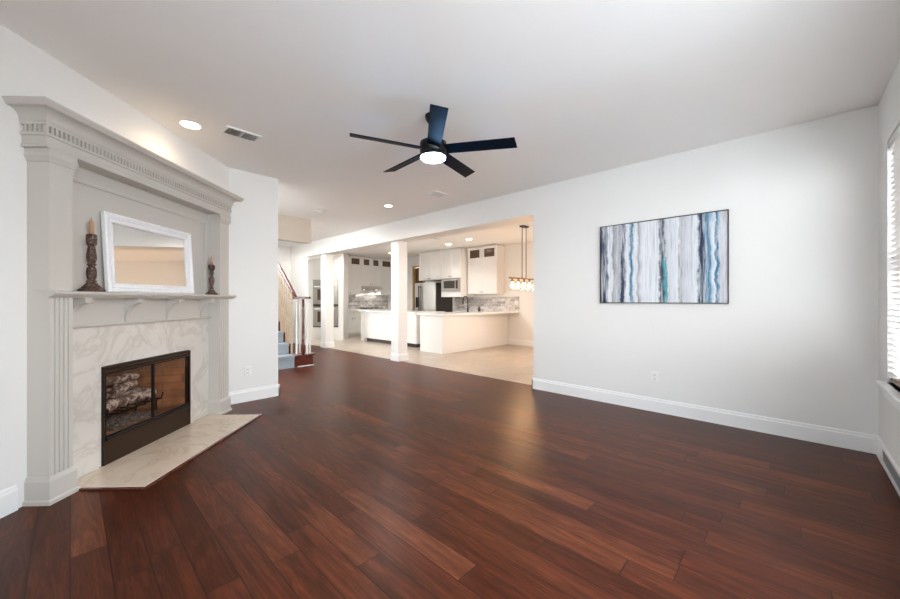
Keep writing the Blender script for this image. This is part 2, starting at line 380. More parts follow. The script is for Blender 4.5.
def canvas():
    m = mat('painted_canvas', (0.8,0.8,0.8), 0.55, spec=0.3); N, L, b = nodes(m)
    t = N.new('ShaderNodeTexCoord'); sp = N.new('ShaderNodeSeparateXYZ'); L.new(t.outputs['Object'], sp.inputs[0])
    # width runs along -Y over 1.203 m (object origin at the middle), height along Z
    u = math_(m, 'ADD', math_(m, 'DIVIDE', sp.outputs['Y'], -1.19), 0.5)
    mpv = N.new('ShaderNodeMapping'); mpv.inputs['Scale'].default_value = (1, 1.5, 3.2); L.new(t.outputs['Object'], mpv.inputs['Vector'])
    w1 = nz(m, mpv.outputs[0], 2.2, 3, 0.6)
    mpw = N.new('ShaderNodeMapping'); mpw.inputs['Scale'].default_value = (1, 9, 7); L.new(t.outputs['Object'], mpw.inputs['Vector'])
    w2 = nz(m, mpw.outputs[0], 3.0, 4, 0.7)
    u = math_(m, 'ADD', u, math_(m, 'MULTIPLY', math_(m, 'SUBTRACT', w1, 1.0), 0.06))
    u = math_(m, 'ADD', u, math_(m, 'MULTIPLY', math_(m, 'SUBTRACT', w2, 0.5), 0.014))
    Wt=(0.72,0.75,0.78); Nv=(0.022,0.04,0.085); Gy=(0.30,0.28,0.29); Bl=(0.035,0.19,0.33); Lg=(0.50,0.52,0.56); Dg=(0.09,0.085,0.10); Lb=(0.30,0.45,0.58)
    st = [(0.0,Nv),(0.028,Nv),(0.045,Wt),(0.075,Wt),(0.09,Gy),(0.125,Lg),(0.15,Gy),(0.165,Nv),(0.19,Nv),(0.205,Wt),(0.23,Wt),(0.243,Bl),(0.258,Bl),(0.272,Wt),
          (0.297,Wt),(0.308,Gy),(0.322,Lg),(0.345,Wt),(0.475,Wt),(0.49,Dg),(0.515,Nv),(0.53,Lg),(0.625,Wt),(0.642,Gy),(0.66,Lg),(0.765,Wt),(0.782,Nv),(0.81,Nv),(0.828,Bl),(0.85,Bl),(0.862,Lb),(0.88,Wt)]
    c1 = ramp(m, u, st)
    st2 = [(0.0,Wt),(0.884,Wt),(0.892,Bl),(0.905,Bl),(0.915,Lg),(0.95,(0.58,0.60,0.64)),(1.0,(0.42,0.43,0.48))]
    c2 = ramp(m, u, st2)
    sel = math_(m, 'GREATER_THAN', u, 0.88)
    c = mix(m, sel, c1, c2)
    # teal passage low in the middle streak
    teal = math_(m, 'MULTIPLY', math_(m, 'GREATER_THAN', u, 0.512), math_(m, 'LESS_THAN', u, 0.545))
    low = math_(m, 'LESS_THAN', math_(m, 'ADD', sp.outputs['Z'], math_(m, 'MULTIPLY', w2, 0.3)), 0.18)
    c = mix(m, math_(m, 'MULTIPLY', math_(m, 'MULTIPLY', teal, low), 0.85), c, (0.02, 0.26, 0.31))
    mp5 = N.new('ShaderNodeMapping'); mp5.inputs['Scale'].default_value = (1, 16, 1.1); L.new(t.outputs['Object'], mp5.inputs['Vector'])
    worn = ramp(m, nz(m, mp5.outputs[0], 2.0, 5, 0.7, 0.3), [(0.46, (0,0,0)), (0.62, (0.75,0.75,0.75))])
    c = mix(m, worn, c, (0.66, 0.70, 0.74))
    mp6 = N.new('ShaderNodeMapping'); mp6.inputs['Scale'].default_value = (1, 22, 0.8); mp6.inputs['Location'].default_value = (3, 7, 1); L.new(t.outputs['Object'], mp6.inputs['Vector'])
    wash = ramp(m, nz(m, mp6.outputs[0], 1.6, 5, 0.7, 0.2), [(0.56, (0,0,0)), (0.70, (0.6,0.6,0.6))])
    c = mix(m, wash, c, (0.30, 0.34, 0.40))
    mp3 = N.new('ShaderNodeMapping'); mp3.inputs['Scale'].default_value = (1, 38, 1.6); L.new(t.outputs['Object'], mp3.inputs['Vector'])
    s3 = nz(m, mp3.outputs[0], 2.0, 5, 0.65)
    c = mix(m, 0.7, c, ramp(m, s3, [(0.30,(0.62,0.62,0.64)),(0.5,(1,1,1)),(0.7,(1.12,1.12,1.12))]), 'MULTIPLY')
    setc(m, c); return m
M['canvas'] = canvas()
M['led'] = mat('led_diffuser', (0.9,0.95,1.0), 0.4, emit=(0.62,0.86,1.0), estr=16.0)
M['bulb_warm'] = mat('warm_downlight_lens', (1,0.95,0.85), 0.4, emit=(1.0,0.83,0.62), estr=6.0)
M['bulb_off'] = mat('dim_downlight_lens', (0.8,0.78,0.74), 0.4, emit=(1.0,0.86,0.70), estr=0.8)
M['filament'] = mat('glowing_bulb', (1,0.9,0.7), 0.4, emit=(1.0,0.70,0.38), estr=14.0)
M['blind'] = mat('blind_slat', (0.74,0.73,0.71), 0.4)
M['bblade'] = mat('fan_blade_black', (0.002,0.006,0.013), 0.5, spec=0.05)
M['doorwood'] = mat('brown_door', (0.16,0.085,0.035), 0.4)
M['dooredge'] = mat('oak_door_casing', (0.52,0.34,0.16), 0.45)
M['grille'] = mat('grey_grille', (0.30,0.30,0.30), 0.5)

# ------------------------------------------------------------------ the setting
SH, SN = 2.73, -2.435                    # corner wall of the fireplace: n = SN
def dbox(mb, s0, s1, n0, n1, z0, z1):    # box along the 45-degree wall, in world coordinates
    P = [diag(s, n) for s, n in ((s0,n0),(s1,n0),(s1,n1),(s0,n1))]
    mb.prism([(p[0], p[1]) for p in P], 'z', z0, z1)

struct('floor', MB().box(-0.55, 4.5, -0.7, 10.5, -0.1, 0.0), M['floor'])
struct('floor_kitchen', MB().box(4.5, 8.5, 1.75, 11.3, -0.1, 0.0), M['tile'])
c = MB()
c.box(-0.55, 4.7, -0.7, 6.6, H, H+0.12); c.box(3.14, 4.7, 6.6, 10.5, H, H+0.12); c.box(4.7, 8.5, 1.75, 11.3, H, H+0.12)
c.box(1.6, 3.14, 6.6, 10.6, 5.2, 5.3)
struct('ceiling', c, M['ceil'])

w = MB(); w.box(4.345, 4.70, -0.7, 2.555, 0, H); w.box(4.345, 4.70, 2.555, 9.48, 2.37, H); w.box(4.345, 4.42, 9.48, 11.3, 0, 2.37); w.box(4.345, 4.70, 9.48, 11.3, 2.37, H)
struct('wall_east', w, M['wall'])
def holed(mb, axis, a, b, p0, p1, holes, z0, z1, top):
    """wall along an axis from a to b, thickness p0..p1, with window holes"""
    B = (lambda u0,u1,za,zb: mb.box(u0,u1,p0,p1,za,zb)) if axis == 'x' else (lambda u0,u1,za,zb: mb.box(p0,p1,u0,u1,za,zb))
    cur = a
    for h0, h1 in sorted(holes):
        B(cur, h0, 0, top); B(h0, h1, 0, z0); B(h0, h1, z1, top); cur = h1
    B(cur, b, 0, top)
w = MB(); holed(w, 'x', -0.55, 4.345, -0.65, -0.49, WIN_S, WZ0, WZ1, H); struct('wall_south', w, M['wall'])
w = MB(); holed(w, 'y', -0.49, 3.2, -0.52, -0.357, WIN_W, WZ0, WZ1, H); struct('wall_west', w, M['wall'])
FB0, FB1, FBT = 2.634, 3.534, 0.727
w = MB()
dbox(w, 1.9, FB0, -2.60, SN, 0, H); dbox(w, FB1, 4.24, -2.60, SN, 0, H); dbox(w, FB0, FB1, -2.60, SN, FBT, H)
struct('wall_northwest', w, M['wall'])
struct('wall_north', MB().box(1.2, 1.805, 4.70, 4.85, 0, H), M['wall'])
w = MB(); w.box(1.60, 4.345, 10.4, 10.55, 0, 5.2)
struct('wall_stairwell_north', w, M['wall'])
w = MB(); w.box(1.58, 1.70, 6.45, 7.2, 0, 5.2); w.box(1.58, 1.70, 8.8, 10.4, 0, 5.2); w.box(1.58, 1.70, 7.2, 8.8, 0, 2.2); w.box(1.58, 1.70, 7.2, 8.8, 4.8, 5.2); struct('wall_stairwell_west', w, M['wall'])
struct('wall_stairwell_east', MB().box(3.14, 3.24, 6.75, 10.4, H+0.001, 5.2), M['wall'])
struct('wall_foyer', MB().box(0.2, 0.3, 4.6, 5.3, 0, H).box(0.2, 0.3, 6.0, 6.45, 0, H).box(0.2, 0.3, 5.3, 6.0, 2.1, H).box(0.2, 0.3, 5.3, 6.0, 0, 1.2).box(0.2, 1.58, 6.45, 6.57, 0, H), M['wall'])
struct('trim_1', MB().box(1.70, 3.14, 6.6, 6.75, 2.286, 5.2), M['soffit'])       # header over the stair
w = MB(); w.box(8.3, 8.5, 1.75, 9.08, 0, H); w.box(8.3, 8.5, 9.62, 11.3, 0, H); w.box(8.3, 8.5, 9.08, 9.62, 2.34, H)
struct('wall_kitchen_east', w, M['wall'])
struct('wall_kitchen_north', MB().box(4.70, 8.3, 11.12, 11.3, 0, H), M['wall'])
w = MB(); holed(w, 'x', 4.70, 8.3, 1.75, 1.9, [(6.25, 6.75)], 0.62, 2.33, H); struct('wall_dining_south', w, M['wall'])

# baseboards
def bprof(t=0.016, h=0.145): return [(0,0),(t,0),(t,h-0.03),(t*0.7,h-0.022),(t*0.6,h-0.006),(t*0.35,h),(0,h)]
def base_x(x0, x1, y, d):        # runs along X, face towards d (+1/-1 in Y)
    return [(y + d*a, z) for a, z in bprof()], x0, x1
b = MB(); b.prism([(4.345-a, z) for a,z in bprof()], 'y', -0.49, 2.571); b.box(4.345, 4.70, 2.555, 2.571, 0, 0.14)
b.box(4.329, 4.345, 2.555, 2.571, 0, 0.14)
struct('baseboard_east', b, M['trim'])
b = MB(); b.prism([(-0.49+a, z) for a,z in bprof()], 'x', 4.08, 4.329); b.prism([(-0.49+a, z) for a,z in bprof()], 'x', -0.35, 3.30)
b.prism([(-0.49+a, z) for a,z in bprof(0.016, 0.024)], 'x', 3.30, 4.08)
struct('baseboard_south', b, M['trim'])
def base_diag(s0, s1):
    b = MB((0,0,0))
    pr = bprof()
    A = [b.v(diag(s0, SN+a, z)) for a,z in pr]; B = [b.v(diag(s1, SN+a, z)) for a,z in pr]
    fs = [b.bm.faces.new(A), b.bm.faces.new(B[::-1])] + [b.bm.faces.new([A[i],A[(i+1)%len(pr)],B[(i+1)%len(pr)],B[i]]) for i in range(len(pr))]
    bmesh.ops.recalc_face_normals(b.bm, faces=fs); return b
struct('baseboard_northwest', base_diag(1.93, 2.13), M['trim'])
struct('baseboard_northwest', base_diag(4.03, 4.21), M['trim'])
b = MB(); b.prism([(4.70-a, z) for a,z in bprof()], 'x', 1.262, 1.82); b.box(1.805, 1.821, 4.684, 4.85, 0, 0.14)
struct('baseboard_north', b, M['trim'])
b = MB(); b.prism([(4.345-a, z) for a,z in bprof()], 'y', 9.47, 10.4); b.box(4.33, 4.43, 9.464, 9.48, 0, 0.14)
struct('baseboard_hall', b, M['trim'])
struct('baseboard_kitchen', MB().prism([(8.3-a, z) for a,z in bprof()], 'y', 1.9, 5.64), M['trim'])

lamp('POINT', (2.40, 7.7, 2.95), 90, (1.0, 0.95, 0.88), 0.12)      # unseen point light added above the header to brighten stairwell and hall
# pillars that carry the header between living room and kitchen
def pillar(y0, y1):
    p = MB().box(4.44, 4.668, y0, y1, 0, 2.37, 0.004)
    o = struct('pillar', p, M['pillar'])
    MB((0,0,0)).sweep_u(4.44, 4.668, y1, y0, [(0.0,0),(0.014,0),(0.014,0.115),(0.008,0.13),(0.0,0.14)]).build('baseboard', M['trim'], o)
    return o
pillar(5.61, 5.845); pillar(8.555, 8.80)

# windows (frames, sashes and panes); all but the blind's are unseen, added for daylight
def window(n, axis, a, b, pout, pin):
    """axis 'x': runs along X in the south wall; 'y': runs along Y in the west wall"""
    def bx(mb, u0, u1, p0, p1, z0, z1, bev=0.0): return mb.box(u0,u1,p0,p1,z0,z1,bev) if axis == 'x' else mb.box(p0,p1,u0,u1,z0,z1,bev)
    mid = 1.44
    f = MB()
    for u0,u1,z0,z1 in ((a,a+.045,WZ0,WZ1),(b-.045,b,WZ0,WZ1),(a+.045,b-.045,WZ0,WZ0+.05),(a+.045,b-.045,WZ1-.05,WZ1),(a+.045,b-.045,mid-.025,mid+.025)):
        bx(f, u0,u1,pout,pin,z0,z1)
    o = struct('window_%d' % n, f, M['trim'])
    for z0,z1 in ((WZ0+.05,mid-.025),(mid+.025,WZ1-.05)):
        g = MB(); bx(g, a+.045,b-.045,(pout+pin)/2-.002,(pout+pin)/2+.002,z0,z1); g.build('glass_pane', M['pane'], o)
    return o
w1 = window(1, 'x', *WIN_S[0], -0.645, -0.605)
window(2, 'x', *WIN_S[1], -0.645, -0.605); window(3, 'y', *WIN_W[0], -0.515, -0.475)
window(5, 'x', 6.25, 6.75, 1.76, 1.80)  # unseen dining window, added to bring daylight into the kitchen
s = MB(); s.box(WIN_S[0][0]-.06, WIN_S[0][1]+.05, -0.605, -0.442, WZ0-.028, WZ0, 0.005); s.build('sill', M['trim'], w1)
s = MB(); s.box(WIN_S[0][0]-.04, WIN_S[0][1]+.04, -0.4895, -0.474, WZ0-.10, WZ0-.028, 0.003); s.build('apron', M['trim'], w1)

# outside: paved patio that daylight bounces from
struct('ground', MB().box(-9, 12, -12, -0.75, -0.25, -0.15), M['paver'])
struct('ground', MB().box(-9, -0.6, -0.75, 12, -0.25, -0.15), M['paver'])
struct('wall_exterior', MB().box(4.85, 5.05, -4.5, -0.8, -0.15, 3.3), M['brickx'])
struct('shade_roof', MB().box(2.30, 4.84, -4.2, -0.72, 2.50, 2.63), M['doorwood'])       # unseen cover added to cut the daylight on the blind
struct('shade_fence', MB().box(2.30, 4.84, -4.35, -4.21, -0.15, 2.6), M['doorwood'])  # unseen screen added to block low sky from the blind
struct('ground', MB().box(2.30, 4.84, -4.2, -0.76, -0.149, -0.13), M['brickf'])
# unseen stair and entry windows, put in to brighten the hall
def glazed(o, x, y0, y1, z0, z1, t=0.07, n=2):
    f = MB(); f.box(x-.02,x+.02,y0,y0+t,z0,z1); f.box(x-.02,x+.02,y1-t,y1,z0,z1); f.box(x-.02,x+.02,y0+t,y1-t,z0,z0+t); f.box(x-.02,x+.02,y0+t,y1-t,z1-t,z1)
    for k in range(1, n): zz = z0+(z1-z0)*k/n; f.box(x-.015,x+.015,y0+t,y1-t,zz-.02,zz+.02)
    w_ = struct(o, f, M['trim']); MB().box(x-.002,x+.002,y0+t,y1-t,z0+t,z1-t).build('glass_pane', M['pane'], w_)
glazed('window_4', 1.62, 7.2, 8.8, 2.2, 4.8)
glazed('window_6', 0.25, 5.3, 6.0, 1.2, 2.1, 0.05, 1)
struct('ground', MB().box(-0.6, 0.2, 4.85, 12, -0.25, -0.15), M['paver'])
# pantry doorway beside the refrigerator
d = struct('door_1', MB().box(8.36, 8.40, 9.09, 9.61, 0, 2.33), M['doorwood'])
MB().box(8.26, 8.36, 9.60, 9.66, 0, 2.38).box(8.26, 8.36, 9.04, 9.10, 0, 2.38).box(8.26, 8.36, 9.04, 9.66, 2.335, 2.395).build('casing', M['dooredge'], d)

# ------------------------------------------------------------------ fireplace, in the frame of the 45-degree wall: local x = along the wall, local y = into the wall
FO = (3.075, 2.37)                                   # s, -n of the fireplace's origin
A45 = R(45)
def froot(name, label, cat, s, y, z=0.0, group=None):
    p = diag(s, -y); return thing(name, label, cat, (p[0], p[1], z), A45, group)
def F(s=FO[0], y=FO[1], z=0.0): return MB((s, y, z))
YW = 2.4345                                          # wall face, in local y
YF = 2.305                                           # pilaster face
fp = froot('fireplace_mantel', 'tall greige fireplace mantel with dentil cornice across the corner wall', 'fireplace', *FO)
def fluted(s0, s1, z0, z1):
    n = 4; w = s1 - s0; edge = 0.022; g = (w - 2*edge)/(2*n-1); d = 0.010
    pts = [(s0, YW), (s0, YF), (s0+edge, YF)]
    x = s0 + edge
    for i in range(n):
        pts += [(x+0.002, YF), (x+0.004, YF+d), (x+g-0.004, YF+d), (x+g-0.002, YF)]
        x += 2*g
    pts += [(s1, YF), (s1, YW)]
    return F().prism(pts, 'z', z0, z1)
for s0, s1 in ((2.187, 2.322), (3.828, 3.985)):
    p = fluted(s0, s1, 0.16, 1.255).build('pilaster', M['mantel'], fp)
    F().sweep_u(s0, s1, YW, YF, [(0.0,0),(0.024,0),(0.024,0.022),(0.014,0.03),(0.014,0.135),(0.009,0.145),(0.004,0.16),(0,0.16)]).build('plinth', M['mantel'], p)
    q = F().box(s0, s1, YF, YW, 1.256, 2.03).build('upper_pilaster', M['mantel'], fp)
    F().sweep_u(s0, s1, YW, YF, [(0.0,2.018),(0.006,2.022),(0.006,2.03),(0.018,2.05),(0.018,2.06),(0.014,2.064),(0.014,2.094),(0.0,2.094)]).build('capital', M['mantel'], q)
# marble facing round the firebox
mf = F(); mf.box(2.323, FB0, 2.418, YW, 0.016, 1.02); mf.box(FB1, 3.827, 2.418, YW, 0.016, 1.02); mf.box(FB0, FB1, 2.418, YW, FBT, 1.02)
tag(mf.build('marble_facing', M['marble'], fp), 'cream veined marble facing around the firebox')
# frieze panel with ledge under the shelf
F().box(2.323, 3.827, 2.412, YW, 1.036, 1.215).build('frieze_panel', M['mantel'], fp)
F().prism([(2.4345,1.015),(2.398,1.015),(2.392,1.022),(2.392,1.030),(2.400,1.036),(2.4345,1.036)], 'x', 2.323, 3.827).build('ledge', M['mantel'], fp)
def corbel(s):
    # curved bracket: deep at the shelf, thin at the ledge
    pts = [(2.411,1.040),(2.398,1.040)]
    for k in range(9):
        a = k/8*PI/2; pts.append((2.398-0.075*(1-math.cos(a)), 1.055+0.120*math.sin(a)))
    pts += [(2.310,1.182),(2.310,1.2145),(2.411,1.2145)]
    o = F().prism(pts, 'x', s-0.021, s+0.021).build('corbel', M['mantel'], fp)
    F().box(s-0.026, s+0.026, 2.292, 2.3095, 1.180, 1.2145, 0.002).build('tip', M['mantel'], o)
for s in (2.415, 2.835, 3.255, 3.70): corbel(s)
sh = F()
sh.box(2.3225, 3.8275, 2.290, YW, 1.2165, 1.2565)
sh.prism([(YF-0.0005,1.2165),(2.298,1.2165),(2.290,1.222),(2.270,1.228),(2.262,1.234),(2.256,1.240),(2.254,1.247),(2.256,1.253),(2.262,1.2565),(YF-0.0005,1.2565)], 'x', 2.170, 4.045)
sh.build('mantel_shelf', M['mantel'], fp)
F().box(2.322, 3.828, 2.420, YW, 1.257, 2.094).build('back_panel', M['mantel'], fp)
pm = F()
for (x0,x1,z0,z1) in ((2.37,3.78,1.985,2.01),(2.37,2.395,1.262,1.985),(3.755,3.78,1.262,1.985)):
    pm.box(x0,x1,2.409,2.420,z0,z1,0.004)
pm.build('panel_moulding', M['mantel'], fp)
en = F(); en.sweep_u(2.170, 3.990, YW, YF, [(0.0,2.0945),(0.016,2.0945),(0.016,2.108),(0.010,2.116),(0.010,2.160),(0.020,2.164),(0.020,2.178),(0.0,2.179),(0.0,2.220),(0.021,2.221),(0.021,2.234),(0.025,2.238),(0.025,2.246),(0.0,2.246)])
eo = en.build('entablature', M['mantel'], fp)
dn = F(); pitch = 0.0262
n = int((3.985+0.02-2.145)/pitch)
for k in range(n):
    x = 2.152 + k*pitch; dn.box(x, x+0.0130, YF-0.020, YF-0.0002, 2.180, 2.2195)
for k in range(6):
    y = YF-0.014 + k*pitch
    if y+0.0155 < YW: dn.box(2.170-0.020, 2.170-0.0002, y, y+0.0130, 2.180, 2.2195); dn.box(3.990+0.0002, 3.990+0.020, y, y+0.0130, 2.180, 2.2195)
tag(dn.build('dentil_band', M['mantel'], eo), kind=None)
cr = []
for k in range(9):                                  # cove of the cornice
    a = k/8*PI/2; cr.append((0.026 + 0.056*(1-math.cos(a)), 2.2565 + 0.044*math.sin(a)))
F().sweep_u(2.170, 3.995, YW, YF, [(0.0,2.2465),(0.026,2.2465)] + cr + [(0.088,2.304),(0.093,2.312),(0.097,2.318),(0.103,2.326),(0.103,2.337),(0.0,2.337)]).build('cornice', M['mantel'], fp)

# hearth
hs = froot('hearth', 'low beige marble hearth slab edged with dark wood below the firebox', 'hearth', 3.075, 2.12)
HO = (3.075, 2.12)
MB((*HO,0)).box(2.349, 3.801, 1.885, 2.416, 0.0005, 0.014, 0.003).build('slab', M['hearthst'], hs)
tr = MB((*HO,0)); tr.box(2.3265, 3.8235, 1.862, 1.884, 0.0005, 0.013, 0.002); tr.box(2.3265, 2.3485, 1.885, 2.275, 0.0005, 0.013, 0.002); tr.box(3.8015, 3.8235, 1.885, 2.275, 0.0005, 0.013, 0.002)
tag(tr.build('wood_border', M['redwood'], hs), 'dark wood border strip')

# firebox insert: brick-lined box, bronze frame, two glass doors, lower panel
fi = froot('fireplace_insert', 'dark bronze fireplace insert with two glass doors set in cream marble', 'fireplace insert', *FO)
a0, a1 = FB0+0.004, FB1-0.004
ln = F()
YB = 2.93
ln.face([(a0,2.45,0.2),(a1,2.45,0.2),(a1-.14,YB,0.2),(a0+.14,YB,0.2)])
ln.face([(a0,2.45,0.7),(a0+.14,YB,0.7),(a1-.14,YB,0.7),(a1,2.45,0.7)])
ln.face([(a0,2.45,0.2),(a0+.14,YB,0.2),(a0+.14,YB,0.7),(a0,2.45,0.7)])
ln.face([(a1,2.45,0.2),(a1,2.45,0.7),(a1-.14,YB,0.7),(a1-.14,YB,0.2)])
ln.face([(a0+.14,YB,0.2),(a1-.14,YB,0.2),(a1-.14,YB,0.7),(a0+.14,YB,0.7)])
lo = ln.build('brick_lining', M['brick'], fi)
so = lo.modifiers.new('thick', 'SOLIDIFY'); so.thickness = 0.02; so.offset = -1
fr = F(); YD = 2.402
fr.box(a0, a0+.009, YD, 2.45, 0.015, 0.722); fr.box(a1-.009, a1, YD, 2.45, 0.015, 0.722); fr.box(a0+.009, a1-.009, YD, 2.45, 0.702, 0.722)
fr.build('frame', M['bronze'], fi)
F().box(a0+.009, a1-.009, YD+.004, 2.45, 0.015, 0.185).build('lower_panel', M['bronze'], fi)
F().box(a0+.012, a1-.012, YD-.012, YD+.014, 0.187, 0.212, 0.003).build('air_vent_rail', M['black'], fi)
F().box(a0+.012, a1-.012, YD-.004, YD+.014, 0.676, 0.700, 0.003).build('upper_rail', M['bronze'], fi)
mid = (a0+a1)/2
for x0, x1 in ((a0+.010, mid-.001), (mid+.001, a1-.010)):
    dd = F(); z0, z1, t = 0.214, 0.674, 0.009
    dd.box(x0,x0+t,YD,YD+.014,z0,z1); dd.box(x1-t,x1,YD,YD+.014,z0,z1); dd.box(x0+t,x1-t,YD,YD+.014,z0,z0+t); dd.box(x0+t,x1-t,YD,YD+.014,z1-t,z1)
    do = dd.build('glass_door', M['black'], fi)
    F().box(x0+t, x1-t, YD+.005, YD+.009, z0+t, z1-t).build('glass_pane', M['fireglass'], do)


# grate, ash and logs
gr = froot('fire_grate', 'black steel log grate standing inside the firebox', 'grate', 3.07, 2.66)
GO = (3.07, 2.66, 0)
g = MB(GO)
for k in range(7):
    x = 2.80 + k*0.09
    g.tube([(x,2.52,0.37),(x,2.535,0.31),(x,2.80,0.31),(x,2.815,0.36)], 0.008, 6)
g.build('bars', M['black'], gr)
g = MB(GO); g.tube([(2.77,2.58,0.298),(3.37,2.58,0.298)], 0.007, 6); g.build('crossbar', M['black'], gr)
g = MB(GO); g.tube([(2.77,2.76,0.298),(3.37,2.76,0.298)], 0.007, 6); g.build('crossbar', M['black'], gr)
for x in (2.80, 3.34):
    for y in (2.58, 2.76): MB(GO).tube([(x,y,0.2015),(x,y,0.295)], 0.008, 6).build('leg', M['black'], gr)
am = MB((3.07,2.66,0.2)); N_ = 26
vg = [[am.v((2.83+0.48*i/N_, 2.50+0.32*j/N_, 0.2005 + 0.045*max(0.0, 1-((i/N_-.5)*2)**4)*max(0.0,1-((j/N_-.5)*2)**4)*(0.55+0.6*mnoise.noise(Vector((i*.5,j*.5,0)))))) for j in range(N_+1)] for i in range(N_+1)]
for i in range(N_):
    for j in range(N_): am.bm.faces.new([vg[i][j],vg[i+1][j],vg[i+1][j+1],vg[i][j+1]])
p = diag(3.07,-2.66)
ao = am.build('ash_bed', M['ash']); ao.location = (p[0],p[1],0.2); ao.rotation_euler = (0,0,A45)
tag(ao, 'grey ash and embers heaped on the firebox floor under the grate', 'ash', kind='stuff')
LOGS = [((2.76,2.57,0.372),(3.32,2.60,0.378),0.050,'pale ash-covered log at the front of the grate'),
        ((2.80,2.73,0.372),(3.36,2.72,0.378),0.052,'thick charred log at the back of the grate'),
        ((2.83,2.60,0.468),(3.25,2.70,0.470),0.046,'whitish split log laid across the two bottom logs'),
        ((2.86,2.69,0.552),(3.20,2.62,0.548),0.038,'pinkish log lying on top of the fire pile'),
        ((2.81,2.500,0.470),(2.94,2.56,0.520),0.026,'thin pale branch leaning over the log ends')]
for k, (p0, p1, r, lab) in enumerate(LOGS):
    p0, p1 = Vector(p0), Vector(p1); mb = MB((*((p0+p1)/2),)); pts = []; rs = []
    for i in range(15):
        t = i/14; q = p0.lerp(p1, t)
        pts.append(q + Vector((0, 0.012*math.sin(t*5+k), 0.006*math.sin(t*4+2*k)))); rs.append(r*(0.9+0.16*mnoise.noise(Vector((t*4,k*3.1,0)))) * (0.86 if i in (0,14) else 1))
    mb.tube(pts, rs, 16)
    for vv in mb.bm.verts:
        d = mnoise.noise((vv.co+Vector((k,0,0)))*28)*0.006; vv.co += Vector((0, d, d))
    m_ = (p0+p1)/2; w_ = diag(m_.x, -m_.y)
    o = mb.build('fire_log', M['log']); o.location = (w_[0], w_[1], m_.z); o.rotation_euler = (0,0,A45)
    tag(o, lab, 'log', 'logs in the fireplace')

# ------------------------------------------------------------------ on the mantel shelf
ZS = 1.2575
mr = froot('mirror', 'white distressed framed mirror leaning on the mantel shelf', 'mirror', 3.055, 2.372, ZS)
th = R(3.2); mw, mh, fw = 0.885, 0.575, 0.072
fr = MB()
bars = ((-mw/2, mw/2, 0, fw), (-mw/2, mw/2, mh-fw, mh), (-mw/2, -mw/2+fw, fw, mh-fw), (mw/2-fw, mw/2, fw, mh-fw))
ins = []
def ringprof(mb, prof):
    rows = [[mb.v(q) for q in ((-mw/2+d,y,d),(mw/2-d,y,d),(mw/2-d,y,mh-d),(-mw/2+d,y,mh-d))] for d,y in prof]
    fs = []
    for A_, B_ in zip(rows, rows[1:]+rows[:1]):
        for k in range(4): fs.append(mb.bm.faces.new([A_[k],A_[(k+1)%4],B_[(k+1)%4],B_[k]]))
    bmesh.ops.recalc_face_normals(mb.bm, faces=fs)
ringprof(fr, [(0,0.0),(0,-0.026),(0.008,-0.032),(0.02,-0.030),(0.026,-0.024),(0.052,-0.018),(0.056,-0.022),(0.066,-0.020),(fw,-0.010),(fw,0.0)])
f_o = fr.build('frame', M['wframe'], mr)
bd = MB()
def bead_row(d, n1, n2, r):
    for k in range(n1):
        x = -mw/2+d + (mw-2*d)*k/(n1-1)
        for z in (d, mh-d): bmesh.ops.create_icosphere(bd.bm, subdivisions=1, radius=r, matrix=Matrix.Translation((x,-0.024,z)))
    for k in range(1, n2-1):
        z = d + (mh-2*d)*k/(n2-1)
        for x in (-mw/2+d, mw/2-d): bmesh.ops.create_icosphere(bd.bm, subdivisions=1, radius=r, matrix=Matrix.Translation((x,-0.024,z)))
bead_row(0.034, 62, 40, 0.0055)
bd.build('beading', M['wframe'], f_o)
g_o = MB().box(-mw/2+fw, mw/2-fw, -0.008, -0.004, fw, mh-fw).build('mirror_glass', M['mirror'], mr)
MB().box(-mw/2+.01, mw/2-.01, -0.0035, -0.0005, .01, mh-.01).build('backing', M['bronze'], mr)
mr.rotation_euler = (-th, 0, A45)
mr.location.z = ZS + 0.0005

